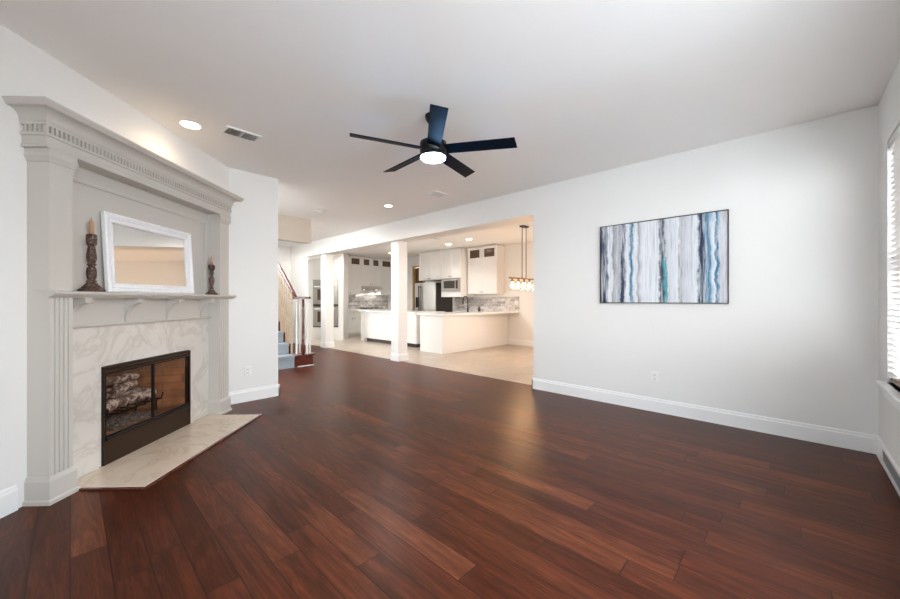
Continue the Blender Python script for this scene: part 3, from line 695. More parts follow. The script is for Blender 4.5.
def candlestick(name, label, s, y, hh, rb, candle_m, chh, clab, big=True):
    t = froot(name, label, 'candlestick', s, y, ZS+0.0005, 'candlesticks on the mantel shelf')
    k = hh
    b = MB()
    if big:
        b.lathe([(rb,0),(rb,0.010),(rb*.94,0.016),(rb*.80,0.022),(rb*.66,0.034),(rb*.46,0.050),(rb*.40,0.058)], n=8, rot=PI/8)
    else:
        b.lathe([(rb,0),(rb,0.010),(rb*.9,0.016),(rb*.62,0.026),(rb*.42,0.044),(rb*.34,0.054)], n=20)
    b.build('base', M['carved'], t)
    s_ = MB(); z0 = 0.0585; z1 = hh*0.80; L_ = z1-z0
    if big:
        prof = [(0.0221,0),(0.0263,.03),(0.0263,.06),(0.0187,.09),(0.0238,.13),(0.0263,.22),(0.0263,.32),(0.0229,.40),(0.0179,.43),(0.0179,.46),(0.0247,.48),(0.0247,.51),(0.0179,.53),(0.0221,.57),(0.0263,.64),(0.0263,.72),(0.0213,.90),(0.0179,.97),(0.0204,1.0)]
    else:
        prof = [(0.014,0),(0.020,.06),(0.012,.12),(0.018,.26),(0.024,.40),(0.025,.52),(0.018,.64),(0.011,.72),(0.012,.78),(0.020,.84),(0.020,.90),(0.013,.96),(0.014,1.0)]
    s_.lathe([(r, z0+L_*f) for r,f in prof], n=24)
    if big:                                        # fluting on the two drums
        for vv in s_.bm.verts:
            f = (vv.co.z-z0)/L_
            if 0.12 < f < 0.38 or 0.56 < f < 0.95:
                a = math.atan2(vv.co.y, vv.co.x); q = 1 - 0.10*(1+math.cos(a*12))/2; vv.co.x *= q; vv.co.y *= q
    s_.build('stem', M['carved'], t)
    c_ = MB()
    if big: c_.lathe([(0.0205,z1+.0003),(0.026,z1+.008),(0.028,z1+.03),(0.029,hh-.012),(0.026,hh-.004),(0.021,hh)], n=24)
    else: c_.lathe([(0.013,z1+.0003),(0.024,z1+.010),(0.028,z1+.030),(0.030,hh-.008),(0.024,hh)], n=20)
    c_.build('cup', M['carved'], t)
    p = diag(s, -y); rc = 0.0140 if big else 0.0135
    cd = MB().lathe([(rc,0),(rc,chh*.74),(rc*.9,chh*.82),(rc*.45,chh*.93),(rc*.12,chh)], n=16).build('candle', candle_m)
    cd.location = (p[0], p[1], ZS+0.0005+hh+0.0005)
    tag(cd, clab, 'candle', 'candles on the mantel shelf')
    w_ = MB().lathe([(0.0012,chh),(0.0012,chh+.010)], n=6).build('wick', M['void'], cd)
    return t
candlestick('candlestick', 'tall thick carved brown candlestick on the shelf end facing the entry wall', 2.475, 2.335, 0.385, 0.074, M['wax'], 0.102, 'tan candle in the tall thick carved candlestick', True)
bpy.data.objects['candlestick']['label'] = 'tall thick carved brown candlestick with a broad stepped base on the mantel shelf'
candlestick('candlestick', 'short slim dark brown turned candlestick on the mantel shelf', 3.742, 2.335, 0.305, 0.056, M['wax2'], 0.085, 'pinkish candle in the short slim dark candlestick', False)

# ------------------------------------------------------------------ ceiling of the living room
FC = (2.072, 2.158)
fan = thing('ceiling_fan', 'black five-blade ceiling fan with a round lit LED light', 'ceiling fan', (*FC, H))
MB().lathe([(0.068,0),(0.068,-0.012),(0.062,-0.035),(0.045,-0.058),(0.024,-0.066)], n=32).build('canopy', M['black'], fan)
MB().lathe([(0.0125,-0.0662),(0.0125,-0.185)], n=16).build('downrod', M['black'], fan)
MB().lathe([(0.028,-0.1855),(0.040,-0.200),(0.085,-0.213),(0.108,-0.225),(0.110,-0.235),(0.110,-0.313),(0.104,-0.321)], n=40).build('motor_housing', M['black'], fan)
MB().lathe([(0.104,-0.3215),(0.110,-0.325),(0.110,-0.341),(0.105,-0.345)], n=40).build('light_rim', M['black'], fan)
MB().lathe([(0.103,-0.3452),(0.102,-0.353),(0.092,-0.361),(0.06,-0.366),(0.02,-0.368)], n=40).build('light_diffuser', M['led'], fan)
lamp('POINT', (FC[0], FC[1], H-0.44), 1.6, (0.10, 0.42, 1.0), 0.06)
BL0 = -58.5
for k in range(5):
    a = R(BL0 + 72*k)
    b = MB()
    # blade along +x, ccw edge (+y) lower
    r0, r1, w0, w1, t = 0.10, 0.678, 0.056, 0.061, 0.004
    out = [(r0,-w0),(r1-0.012,-w1),(r1+0.006,w1),(r0,w0)]
    b.prism(out, 'z', -t, t)
    E = list(b.bm.edges); bmesh.ops.bevel(b.bm, geom=E, offset=0.002, segments=1, affect='EDGES')
    pitch = Matrix.Rotation(R(-15), 4, 'X')
    for vv in b.bm.verts: vv.co = pitch @ vv.co
    o = b.build('blade', M['bblade'], fan); o.location = (0,0,-0.283); o.rotation_euler = (0,0,a)

def vent(x, y, lx, ly, label, nsl, rz=0.0, slat_axis='y'):
    v = thing('ceiling_vent', label, 'vent', (x, y, H-0.001), rz, 'ceiling vents')
    f = MB(); e = 0.022
    for x0,x1,y0,y1 in ((-lx/2,lx/2,-ly/2,-ly/2+e),(-lx/2,lx/2,ly/2-e,ly/2),(-lx/2,-lx/2+e,-ly/2+e,ly/2-e),(lx/2-e,lx/2,-ly/2+e,ly/2-e),(-0.006,0.006,-ly/2+e,ly/2-e)):
        f.box(x0,x1,y0,y1,-0.010,0)
    f.build('frame', M['trim'], v)
    MB().box(-lx/2+e,lx/2-e,-ly/2+e,ly/2-e,-0.0012,-0.0002).build('duct', M['void'], v)
    s = MB(); n = nsl
    for k in range(n):
        xx = -lx/2+e + (lx-2*e)*(k+0.5)/n
        if abs(xx) < 0.01: continue
        w = 0.0075
        s.prism([(xx+w*0.55,-0.002),(xx+w*0.55-0.0042,-0.0016),(xx-w*0.35,-0.0098),(xx-w*0.35+0.0042,-0.0102)], 'y', -ly/2+e, ly/2-e)
    s.build('slats', M['trim'], v); return v
vent(1.085, 3.675, 0.30, 0.20, 'white louvred ceiling vent beside the lit downlight near the fireplace', 13)
vent(3.63, 3.70, 0.26, 0.22, 'small white ceiling vent beyond the ceiling fan', 16)
vent(6.20, 6.35, 0.30, 0.20, 'white ceiling vent over the kitchen near the refrigerator cabinet', 18)
def downlight(x, y, label, lit=True, e=0.0, col=SOFT, spot=130, r=0.075):
    d = thing('downlight', label, 'ceiling light', (x, y, H-0.001), 0, 'recessed downlights')
    t = MB(); n = 32
    t.lathe([(r+0.018,0),(r+0.018,-0.004),(r+0.010,-0.009),(r,-0.009),(r-0.004,-0.002)], n=n); t.build('trim_ring', M['trim'], d)
    MB().lathe([(r-0.006,-0.0095),(r-0.012,-0.0115),(0.01,-0.0125)], n=n).build('lens', M['bulb_warm'] if lit else M['bulb_off'], d)
    if e: lamp('SPOT', (x, y, H-0.022), e, col, 0.06, spot, 0.8)
    return d
downlight(0.72, 3.79, 'lit warm downlight in the ceiling in front of the fireplace', True, 4.0, WARM, 165, 0.072)
downlight(3.53, 4.72, 'lit downlight in the hall ceiling before the kitchen header', True, 35, SOFT, 165, 0.06)
downlight(1.0, 5.60, 'unseen added hall downlight behind the fireplace corner', True, 50, SOFT, 165)  # out-of-view lamp added to brighten the hall
sd = thing('smoke_detector', 'round white smoke detector on the hall ceiling near the stair header', 'smoke detector', (2.92, 5.78, H-0.001))
MB().lathe([(0.070,0),(0.070,-0.012),(0.060,-0.030),(0.030,-0.036)], n=32).build('housing', M['plastic'], sd)
MB().lathe([(0.022,-0.0362),(0.020,-0.041),(0.01,-0.042)], n=20).build('button', M['plastic'], sd)

# ------------------------------------------------------------------ right wall
PY, PZ, PW, PH = 1.0405, 1.618, 1.205, 0.897
pt = thing('painting', 'wide abstract painting of blue, grey and white vertical streaks', 'painting', (4.325, PY, PZ))
MB().box(-0.014, 0.014, -PW/2+0.008, PW/2-0.008, -PH/2+0.008, PH/2-0.008).build('canvas', M['canvas'], pt)
f = MB()
for y0,y1,z0,z1 in ((-PW/2,-PW/2+.007,-PH/2,PH/2),(PW/2-.007,PW/2,-PH/2,PH/2),(-PW/2+.007,PW/2-.007,-PH/2,-PH/2+.007),(-PW/2+.007,PW/2-.007,PH/2-.007,PH/2)): f.box(-0.022,0.018,y0,y1,z0,z1)
f.build('frame', M['bronze'], pt)

def outlet(loc, rz, label, switch=False):
    o = thing('wall_switch' if switch else 'wall_outlet', label, 'outlet' if not switch else 'switch', loc, rz)
    MB().box(-0.036,0.036,-0.007,0.0,-0.058,0.058,0.003).build('plate', M['plastic'], o)
    for z in (-0.021, 0.021):
        q = MB().prism([(-0.017,z-0.012),(-0.012,z-0.016),(0.012,z-0.016),(0.017,z-0.012),(0.017,z+0.012),(0.012,z+0.016),(-0.012,z+0.016),(-0.017,z+0.012)], 'y', -0.0095, -0.0072).build('socket', M['plastic'], o)
        MB().box(-0.008,-0.005,-0.0101,-0.0096,z-0.004,z+0.006).box(0.005,0.008,-0.0101,-0.0096,z-0.004,z+0.006).box(-0.0025,0.0025,-0.0101,-0.0096,z-0.011,z-0.007).build('slots', M['void'], q)
    return o
outlet((4.3445, 1.075, 0.375), R(-90), 'white wall outlet below the abstract painting')
outlet((1.455, 4.6995, 0.36), 0, 'white wall outlet on the wall beyond the fireplace')
outlet((8.29, 5.40, 1.14), R(-90), 'white outlet on the kitchen backsplash above the counter end')

# ------------------------------------------------------------------ window blind and grey baseboard strip
wb = thing('window_blind', 'white slatted blind lowered over the window', 'blind', ((WIN_S[0][0]+WIN_S[0][1])/2, -0.525, 0))
hw = (WIN_S[0][1]-WIN_S[0][0])/2 - 0.004
MB().box(-hw,hw,-0.028,0.028,WZ1-0.062,WZ1-0.004,0.003).build('headrail', M['blind'], wb)
s = MB(); z = WZ0 + 0.065; zt = WZ1-0.075; n = int((zt-z)/0.040); ta = R(-28)
for k in range(n+1):
    zz = z + (zt-z)*k/n
    dy, dz = 0.024*math.cos(ta), 0.024*math.sin(ta); ny, nz_ = -math.sin(ta)*0.0014, -math.cos(ta)*0.0014
    s.prism([(-dy+ny,zz+dz+nz_),(dy+ny,zz-dz+nz_),(dy-ny,zz-dz-nz_),(-dy-ny,zz+dz-nz_)], 'x', -hw, hw)
s.build('slats', M['blind'], wb)
MB().box(-hw,hw,-0.022,0.022,WZ0+0.012,WZ0+0.034,0.003).build('bottom_rail', M['doorwood'], wb)
for x in (-hw+0.15, hw-0.15, 0.0): MB().box(x-0.0008,x+0.0008,0.0255,0.0265,WZ0+0.034,WZ1-0.062).build('ladder_cord', M['blind'], wb)
rg = thing('baseboard_strip', 'grey slotted strip in the baseboard under the window', 'vent', (3.69, -0.49, 0))  # grey slotted strip in a white frame, let into the baseboard
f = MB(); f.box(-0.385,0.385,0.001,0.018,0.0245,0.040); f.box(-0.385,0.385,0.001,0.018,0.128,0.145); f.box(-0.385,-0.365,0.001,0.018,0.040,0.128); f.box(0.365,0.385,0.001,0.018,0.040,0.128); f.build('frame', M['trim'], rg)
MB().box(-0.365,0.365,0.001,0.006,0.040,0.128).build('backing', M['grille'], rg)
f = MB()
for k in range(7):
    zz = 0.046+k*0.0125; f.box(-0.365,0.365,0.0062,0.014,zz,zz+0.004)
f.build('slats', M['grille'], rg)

# ------------------------------------------------------------------ staircase
st = thing('staircase', 'carpeted staircase with mahogany handrail and white balusters', 'staircase', (2.75, 6.45, 0))
SO = (2.75, 6.45, 0)
RISE, RUN, X0, X1 = 0.193, 0.243, 1.702, 2.82
NST = 12
def step_z(i): return 0.021 + RISE*(i+1)
for i in range(NST):
    y0 = 6.45 + RUN*i; z1 = step_z(i); zb = max(0.0, z1 - 0.45)
    mb = MB(SO); y1 = y0+RUN
    mb.box(X0, X1, y0, y1+0.0, max(0.0005, z1-RISE-0.0) if i else 0.0005, z1-0.028)
    o = mb.build('riser', M['redwood'], st)
    mb = MB(SO); mb.box(X0, X1+0.02, y0-0.025, y1-0.0255 if i < NST-1 else y1, z1-0.0275, z1, 0.006); mb.build('tread', M['redwood'], st)
    # carpet runner over tread and riser; leaves the outer strip of wood bare
    mb = MB(SO); xr = 2.752
    mb.box(X0+0.002, xr, y0-0.034, y1-0.026 if i < NST-1 else y1, z1+0.0005, z1+0.012); mb.box(X0+0.002, xr, y0-0.034, y0-0.0255, z1-0.036, z1+0.0004); mb.box(X0+0.002, xr, y0-0.012, y0-0.0005, (z1-RISE+0.0125) if i else 0.001, z1-0.0285)
    mb.build('carpet_runner', M['carpet'], st)
# starting block that carries the newel
mb = MB(SO); mb.prism([(2.821,6.455),(3.085,6.455),(3.13,6.50),(3.13,6.72),(3.085,6.75),(2.821,6.75)], 'z', 0.0005, 0.185); mb.build('starting_step', M['redwood'], st)
mb = MB(SO); mb.prism([(2.842,6.425),(3.10,6.425),(3.165,6.48),(3.165,6.74),(3.10,6.78),(2.842,6.78)], 'z', 0.1865, 0.215); mb.build('starting_tread', M['redwood'], st)
mb = MB(SO); mb.box(2.821,3.12,6.446,6.4545,0.0005,0.014); mb.build('shoe_strip', M['trim'], st)
# newel and volute balusters
NX, NY = 2.985, 6.60
MB((*SO,)).lathe([(0.030,0.216),(0.030,0.40),(0.022,0.43),(0.030,0.46),(0.018,0.50),(0.024,0.62),(0.017,0.82),(0.022,1.02),(0.016,1.06),(0.024,1.10),(0.020,1.225)], (NX,NY,0), 18).build('newel_post', M['redwood'], st)
def baluster(x, y, z0, z1, m):
    h = z1-z0; b = MB(SO); w = 0.013
    b.box(x-w,x+w,y-w,y+w,z0,z0+0.30*h,0.002)
    b.lathe([(0.014,z0+0.30*h),(0.010,z0+0.32*h),(0.017,z0+0.35*h),(0.011,z0+0.38*h),(0.016,z0+0.46*h),(0.010,z0+0.78*h),(0.015,z0+0.80*h),(0.011,z0+0.82*h),(0.010,z1)], (x,y,0), 12)
    b.build('baluster', m, st)
for ang in (-190, -80, -30, 30, 95):
    a = R(ang); baluster(NX+0.115*math.cos(a), NY+0.125*math.sin(a), 0.2155, 1.226, M['balus'])
def rail_z(y): return 1.255 + (y-6.46)*RISE/RUN
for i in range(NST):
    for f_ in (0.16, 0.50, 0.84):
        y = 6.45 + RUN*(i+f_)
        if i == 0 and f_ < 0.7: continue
        if rail_z(y) < 3.6: baluster(2.795, y, step_z(i)+0.0003, rail_z(y)-0.034, M['balus_shade'])
# handrail with volute end
rb = MB(SO)
path = [(2.795,6.45+RUN*NST,rail_z(6.45+RUN*NST)), (2.795,6.75,rail_z(6.75)), (2.795,6.56,rail_z(6.56)-0.004), (2.795,6.50,1.262), (2.785,6.462,1.256)]
pr = [(-0.034,-0.016),(-0.026,-0.032),(0.026,-0.032),(0.034,-0.016),(0.030,0.014),(0.016,0.028),(-0.016,0.028),(-0.030,0.014)]
rings = []
for i, p in enumerate(path[:4]):
    p = Vector(p); rings.append([rb.v((p.x+u, p.y, p.z+v_)) for u, v_ in pr])
fs = []
for A_, B_ in zip(rings, rings[1:]):
    for k in range(8): fs.append(rb.bm.faces.new([A_[k],A_[(k+1)%8],B_[(k+1)%8],B_[k]]))
fs.append(rb.bm.faces.new(rings[0])); fs.append(rb.bm.faces.new(rings[-1][::-1])); bmesh.ops.recalc_face_normals(rb.bm, faces=fs)
rb.build('handrail', M['redwood'], st)
vo = MB(SO)
vo.prism([(2.765,6.4995)] + [(NX-0.01+(0.145 if math.cos(R(a)) > 0 else 0.17)*math.cos(R(a)), NY+0.165*math.sin(R(a))) for a in range(-130,131,13)] + [(2.82,6.70),(2.82,6.4995)], 'z', 1.227, 1.268)
bmesh.ops.bevel(vo.bm, geom=[e for e in vo.bm.edges if abs(e.verts[0].co.z-e.verts[1].co.z) < 1e-6], offset=0.010, segments=2, affect='EDGES')
vo.build('volute', M['redwood'], st)

# ------------------------------------------------------------------ kitchen. Units are built in a frame with x along the width and -y to the front
def unit(name, label, cat, loc, rz, group=None): return thing(name, label, cat, loc, rz, group)
def shaker(parent, x0, x1, z0, z1, yf, knob=None, name='door', m=None, glass=False, rail=0.055, knobs=None, railz=None):
    """framed door lying on y = yf"""
    m = m or M['cab']; g = 0.0015; x0 += g; x1 -= g; z0 += g; z1 -= g
    b = MB(); t = 0.02; r = min(rail, (x1-x0)*0.3); rz = min(railz or rail, (z1-z0)*0.3)
    for a0_,a1_,c0,c1 in ((x0,x0+r,z0,z1),(x1-r,x1,z0,z1),(x0+r,x1-r,z0,z0+rz),(x0+r,x1-r,z1-rz,z1)): b.box(a0_,a1_,yf-t,yf,c0,c1)
    if not glass: b.box(x0+r,x1-r,yf-t+0.009,yf,z0+rz,z1-rz)
    d = b.build(name, m, parent)
    if glass: MB().box(x0+r,x1-r,yf-t+0.008,yf-t+0.012,z0+rz,z1-rz).build('glass_pane', M['dglass'], d)
    for kx, kz in (knobs or ([knob] if knob else [])):
        k = MB().lathe([(0.005,0),(0.005,-0.012),(0.013,-0.018),(0.014,-0.026),(0.008,-0.031)], (kx, yf-t-0.0005, kz), 14, axis='y')
        k.build('knob', M['bronze'], d)
    return d
CT = 0.90                                             # counter height
# --- north run with the hood (front towards -Y)
def wall_cab(name, label, cat, loc, rz, w, z0, z1, depth, doors, group, glass_z=None, single=False, crown=True):
    u = unit(name, label, cat, loc, rz, group)
    MB().box(0, w, -depth+0.0205, -0.002, z0, z1).build('body', M['cab'], u)
    top = glass_z if glass_z else z1-0.045
    for i in range(doors):
        x0 = w*i/doors; x1 = w*(i+1)/doors
        kx = (x1-0.035) if (i % 2 == 0 and doors > 1) or single else (x0+0.035)
        shaker(u, x0, x1, z0, top, -depth+0.02, (kx, z0+0.05))
        if glass_z: shaker(u, x0, x1, glass_z, z1-0.045, -depth+0.02, None, 'glass_door', glass=True, rail=0.08, railz=0.03)
    if crown: MB().prism([(-depth-0.001,z1-0.044),(-depth-0.022,z1-0.006),(-depth-0.022,z1-0.001),(-depth+0.02,z1-0.001),(-depth+0.02,z1-0.044)], 'x', 0, w).build('crown_moulding', M['cab'], u)
    return u
YN = 11.12
wall_cab('wall_cabinet', 'white wall cabinet with glass top doors between the ovens and the range hood', 'cabinet', (5.98, YN, 0), 0, 0.955, 1.40, 2.71, 0.33, 2, 'upper cabinets of the hood wall', 2.40)
wall_cab('wall_cabinet', 'short white wall cabinet with two glass top doors directly over the range hood', 'cabinet', (6.94, YN, 0), 0, 0.78, 1.72, 2.71, 0.33, 2, 'upper cabinets of the hood wall', 2.40)
wall_cab('wall_cabinet', 'white wall cabinet on the hood wall past the hood, partly behind the pillar', 'cabinet', (7.725, YN, 0), 0, 0.525, 1.40, 2.71, 0.33, 1, 'upper cabinets of the hood wall', 2.40)
hd = unit('range_hood', 'slim stainless range hood glowing over the cooktop', 'range hood', (7.33, YN, 0), 0)
MB().prism([(-0.002,1.58),(-0.50,1.58),(-0.50,1.63),(-0.34,1.705),(-0.34,1.7185),(-0.002,1.7185)], 'x', -0.385, 0.385).build('body', M['steel'], hd)
MB().box(-0.35,0.35,-0.46,-0.06,1.5775,1.5795).build('filter', M['grille'], hd)
for x in (-0.25, 0.25): MB().lathe([(0.03,1.5772),(0.025,1.574)], (x,-0.26,0), 16).build('lamp_lens', M['bulb_warm'], hd)
for x in (-0.25, 0.25): lamp('SPOT', (7.33+x, YN-0.20, 1.565), 2.0, SOFT, 0.02, 140, 0.3)
bs = tag(MB((7.1, YN, 0)).box(5.95, 8.295, YN-0.011, YN-0.001, CT+0.0005, 1.398).build('backsplash', M['splashX']), 'grey and white marble tile backsplash below the range hood', 'backsplash'); 
def base_cab(name, label, loc, rz, w, depth, layout, group, toe=True):
    u = unit(name, label, 'cabinet', loc, rz, group)
    MB().box(0, w, -depth+0.0205, -0.012, 0.10, CT-0.041).build('body', M['cab'], u)
    MB().box(0, w, -depth+0.08, -0.012, 0.0005, 0.0995).build('toe_kick', M['cab'], u)
    x = 0
    for ww, kind in layout:
        x1 = x+ww; yf = -depth+0.02
        if kind == 'drawer_doors':
            shaker(u, x, x1, 0.68, CT-0.045, yf, ((x+x1)/2, 0.77), 'drawer')
            mid_ = (x+x1)/2
            shaker(u, x, mid_, 0.105, 0.675, yf, (mid_-0.04, 0.61)); shaker(u, mid_, x1, 0.105, 0.675, yf, (mid_+0.04, 0.61))
        else:
            for z0, z1 in ((0.105,0.38),(0.385,0.66),(0.665,CT-0.045)): shaker(u, x, x1, z0, z1, yf, ((x+x1)/2, (z0+z1)/2), 'drawer')
        x = x1
    return u
base_cab('base_cabinet', 'white base cabinet with one drawer and two doors beside the oven tower', (5.98, YN, 0), 0, 0.92, 0.62, [(0.92,'drawer_doors')], 'base cabinets of the hood wall')
base_cab('base_cabinet', 'white base cabinet below the cooktop, behind the island', (6.905, YN, 0), 0, 0.905, 0.62, [(0.905,'drawers')], 'base cabinets of the hood wall')
base_cab('base_cabinet', 'white three-drawer base cabinet between the cooktop and the east kitchen wall', (7.815, YN, 0), 0, 0.48, 0.62, [(0.48,'drawers')], 'base cabinets of the hood wall')
tag(MB((7.1, YN-0.3, CT)).box(5.96, 8.295, YN-0.645, YN-0.0125, CT-0.04, CT, 0.004).build('countertop', M['quartz']), 'white stone countertop along the wall under the range hood', 'countertop')
ck = unit('cooktop', 'black gas cooktop with dark grates on the counter under the hood', 'cooktop', (7.33, YN-0.33, CT+0.0005), 0)
MB().box(-0.38,0.38,-0.26,0.24,0,0.012,0.003).build('plate', M['steel'], ck)
for x in (-0.25, 0.0, 0.25):
    g = MB()
    for y in (-0.2,-0.02,0.16): g.box(x-0.11,x+0.11,y-0.006,y+0.006,0.030,0.042)
    for xx in (-0.09,0.09): g.box(x+xx-0.006,x+xx+0.006,-0.22,0.2,0.0125,0.042)
    g.build('grate', M['black'], ck)
for k in range(5): MB().lathe([(0.016,0.0125),(0.016,0.030),(0.012,0.034)], (-0.20+0.10*k,-0.238,0), 12).build('knob', M['black'], ck)

# --- oven tower across the corner (front faces the living room); local x = n, local y = s
ox, oy, _ = diag(11.0, 0)
def ov(name, label, cat, n, s=11.0):
    p = diag(s, n); return unit(name, label, cat, (p[0], p[1], 0), R(-45))
tw = ov('oven_tower_cabinet', 'tall white cabinet tower that holds the two wall ovens', 'cabinet', -3.475)
# shell with an opening for the ovens
b = MB(); W2 = 0.53
b.box(-W2, -0.378, 0, 0.60, 0, 2.66); b.box(0.378, W2, 0, 0.60, 0, 2.66); b.box(-0.378,0.378,0,0.60,1.83,2.66); b.box(-0.378,0.378,0,0.60,0.0,0.385)
b.build('body', M['cab'], tw)
for x0, x1, k in ((-0.378,0.0,-0.03),(0.0,0.378,0.03)): shaker(tw, x0, x1, 1.845, 2.62, -0.0005, (k, 1.90))
shaker(tw, -0.378, 0.378, 0.11, 0.37, -0.0005, (0.0, 0.24), 'drawer')
MB().prism([(-0.001,2.622),(-0.03,2.66),(-0.03,2.665),(0.6,2.665),(0.6,2.6605),(-0.001,2.6605)], 'x', -W2, W2).build('crown_moulding', M['cab'], tw)
do = ov('double_wall_oven', 'stainless double wall oven with two dark windows behind the far pillar', 'oven', -3.475)
MB().box(-0.374,0.374,0.004,0.55,0.390,1.825).build('case', M['ovsteel'], do)
cp = MB().box(-0.374,0.374,-0.022,0.0035,1.70,1.825,0.003).build('control_panel', M['ovsteel'], do)
MB().box(-0.13,0.13,-0.0235,-0.0223,1.735,1.79).build('display', M['dglass'], cp)
for z0, z1 in ((1.09,1.675),(0.425,1.01)):
    d = MB().box(-0.374,0.374,-0.030,0.0035,z0,z1,0.004).build('oven_door', M['ovsteel'], do)
    MB().box(-0.235,0.235,-0.0318,-0.0303,z0+0.12,z1-0.14).build('oven_window', M['dglass'], d)
    h = MB(); h.tube([(-0.31,-0.072,z1-0.06),(0.31,-0.072,z1-0.06)], 0.011, 12); h.tube([(-0.28,-0.0305,z1-0.06),(-0.28,-0.066,z1-0.06)], 0.008, 8); h.tube([(0.28,-0.0305,z1-0.06),(0.28,-0.066,z1-0.06)], 0.008, 8)
    h.build('handle', M['steel'], d)
MB().box(-0.374,0.374,-0.018,0.0035,1.015,1.085).build('vent_strip', M['blackside'], do)
MB().box(-0.374,0.374,-0.018,0.0035,0.390,0.420).build('vent_strip', M['blackside'], do)

# --- east run: refrigerator, microwave, glass cabinet (fronts towards -X); local x = -Y, local y = +X
XE = 8.30
def east(name, label, cat, ytop, group=None): return unit(name, label, cat, (XE, ytop, 0), R(-90), group)
rf = east('refrigerator', 'stainless side-by-side refrigerator with a dark side', 'refrigerator', 8.66)
MB().box(0.0, 0.905, -0.735, -0.015, 0.02, 1.735).build('case', M['blackside'], rf)
MB().box(0.02,0.885,-0.70,-0.10,0.0005,0.0195).build('foot_plinth', M['black'], rf)
for x0, x1, hx in ((0.0,0.268,0.235),(0.274,0.905,0.310)):
    d = MB().box(x0,x1,-0.80,-0.737,0.05,1.74,0.008,2).build('door', M['steel'], rf)
    h = MB(); h.tube([(hx,-0.845,0.55),(hx,-0.845,1.66)], 0.015, 12); h.tube([(hx,-0.8005,0.60),(hx,-0.84,0.60)], 0.009, 8); h.tube([(hx,-0.8005,1.61),(hx,-0.84,1.61)], 0.009, 8)
    h.build('handle', M['black'], d)
    if x0 == 0.0: MB().box(0.05,0.22,-0.8025,-0.8003,0.98,1.30).build('water_dispenser', M['black'], d)
wall_cab('wall_cabinet', 'deep white two-door cabinet above the refrigerator', 'cabinet', (XE, 8.66, 0), R(-90), 0.985, 1.83, 2.71, 0.62, 2, 'upper cabinets of the sink wall')
mc = unit('microwave_cabinet', 'white cabinet column holding the built-in microwave beside the refrigerator', 'cabinet', (XE, 7.67, 0), R(-90), 'upper cabinets of the sink wall')
b = MB(); dpt = 0.60; w = 0.80
b.box(0,w,-dpt,-0.002,1.845,2.71); b.box(0,w,-dpt,-0.002,1.30,1.475); b.box(0,0.03,-dpt,-0.002,1.475,1.845); b.box(w-0.03,w,-dpt,-0.002,1.475,1.845); b.box(0.03,w-0.03,-0.03,-0.002,1.475,1.845)
b.build('body', M['cab'], mc)
for x0,x1,k in ((0.0,w/2,w/2-0.035),(w/2,w,w/2+0.035)): shaker(mc, x0, x1, 1.86, 2.66, -dpt-0.0005, (k,1.905))
mw_ = unit('microwave', 'stainless microwave built into the white cabinet column', 'microwave', (XE, 7.67-w/2, 0), R(-90))
MB().box(-0.36,0.36,-dpt-0.004,-0.10,1.482,1.838).build('case', M['steel'], mw_)
MB().box(-0.385,0.385,-dpt-0.022,-dpt-0.0045,1.462,1.855,0.004).build('trim_frame', M['ovsteel'], mw_)
d = MB().box(-0.33,0.33,-dpt-0.040,-dpt-0.0225,1.51,1.80,0.005).build('door', M['ovsteel'], mw_)
MB().box(-0.26,0.19,-dpt-0.0415,-dpt-0.0403,1.555,1.765).build('window', M['blackside'], d)
MB().box(0.225,0.31,-dpt-0.0415,-dpt-0.0403,1.54,1.78).build('keypad', M['dglass'], d)
h = MB(); h.tube([(-0.28,-dpt-0.068,1.795),(0.28,-dpt-0.068,1.795)], 0.010, 10); h.tube([(-0.25,-dpt-0.0405,1.795),(-0.25,-dpt-0.064,1.795)], 0.007, 8); h.tube([(0.25,-dpt-0.0405,1.795),(0.25,-dpt-0.064,1.795)], 0.007, 8)
h.build('handle', M['steel'], d)
wall_cab('wall_cabinet', 'tall white wall cabinet with two small glass doors above the sink counter', 'cabinet', (XE, 6.83, 0), R(-90), 1.04, 1.385, 2.71, 0.36, 2, 'upper cabinets of the sink wall', 2.375)
tag(MB((XE, 6.5, 1.1)).box(XE-0.011, XE-0.001, 5.31, 7.66, CT+0.0005, 1.299).build('backsplash', M['splashY']), 'grey and white marble tile backsplash behind the black faucet', 'backsplash')

# --- peninsula bar
pb = unit('peninsula_cabinet', 'long white panelled peninsula cabinet with a breakfast-bar side', 'cabinet', (7.0, 6.0, 0), 0)
PO = (7.0, 6.0, 0)
MB(PO).box(5.715, 8.283, 5.65, 6.40, 0.0005, CT-0.041).build('body', M['cab'], pb)
MB(PO).box(5.7075, 5.7145, 5.66, 6.39, 0.05, CT-0.06, 0.002).build('end_panel', M['cab'], pb)
MB(PO).box(5.70, 8.27, 5.638, 5.6495, 0.0005, 0.09, 0.003).build('baseboard', M['cab'], pb)
tag(MB((7.0, 6.0, CT)).prism([(5.655,5.585),(8.297,5.325),(8.297,6.44),(5.655,6.44)], 'z', CT-0.04, CT).build('countertop', M['quartz']), 'white stone bar countertop on the peninsula cabinet', 'countertop')
fc = unit('faucet', 'black gooseneck kitchen faucet on the bar countertop', 'faucet', (7.10, 6.10, CT+0.0005), R(0))
MB().lathe([(0.030,0),(0.030,0.006),(0.022,0.014),(0.019,0.06),(0.018,0.14),(0.014,0.15)], n=20).build('base', M['black'], fc)
pts = [(0,0,0.15),(0,0,0.28)]
for k in range(1,11):
    a = k/10*PI; pts.append((-0.095+0.095*math.cos(a), 0.06*math.sin(a)*0, 0.30+0.105*math.sin(a)))
pts += [(-0.19,0,0.27)]
MB().tube(pts, 0.013, 12).build('spout', M['black'], fc)
MB().lathe([(0.014,0.269),(0.019,0.26),(0.019,0.20),(0.014,0.195)], (-0.19,0,0), 16).build('spray_head', M['black'], fc)
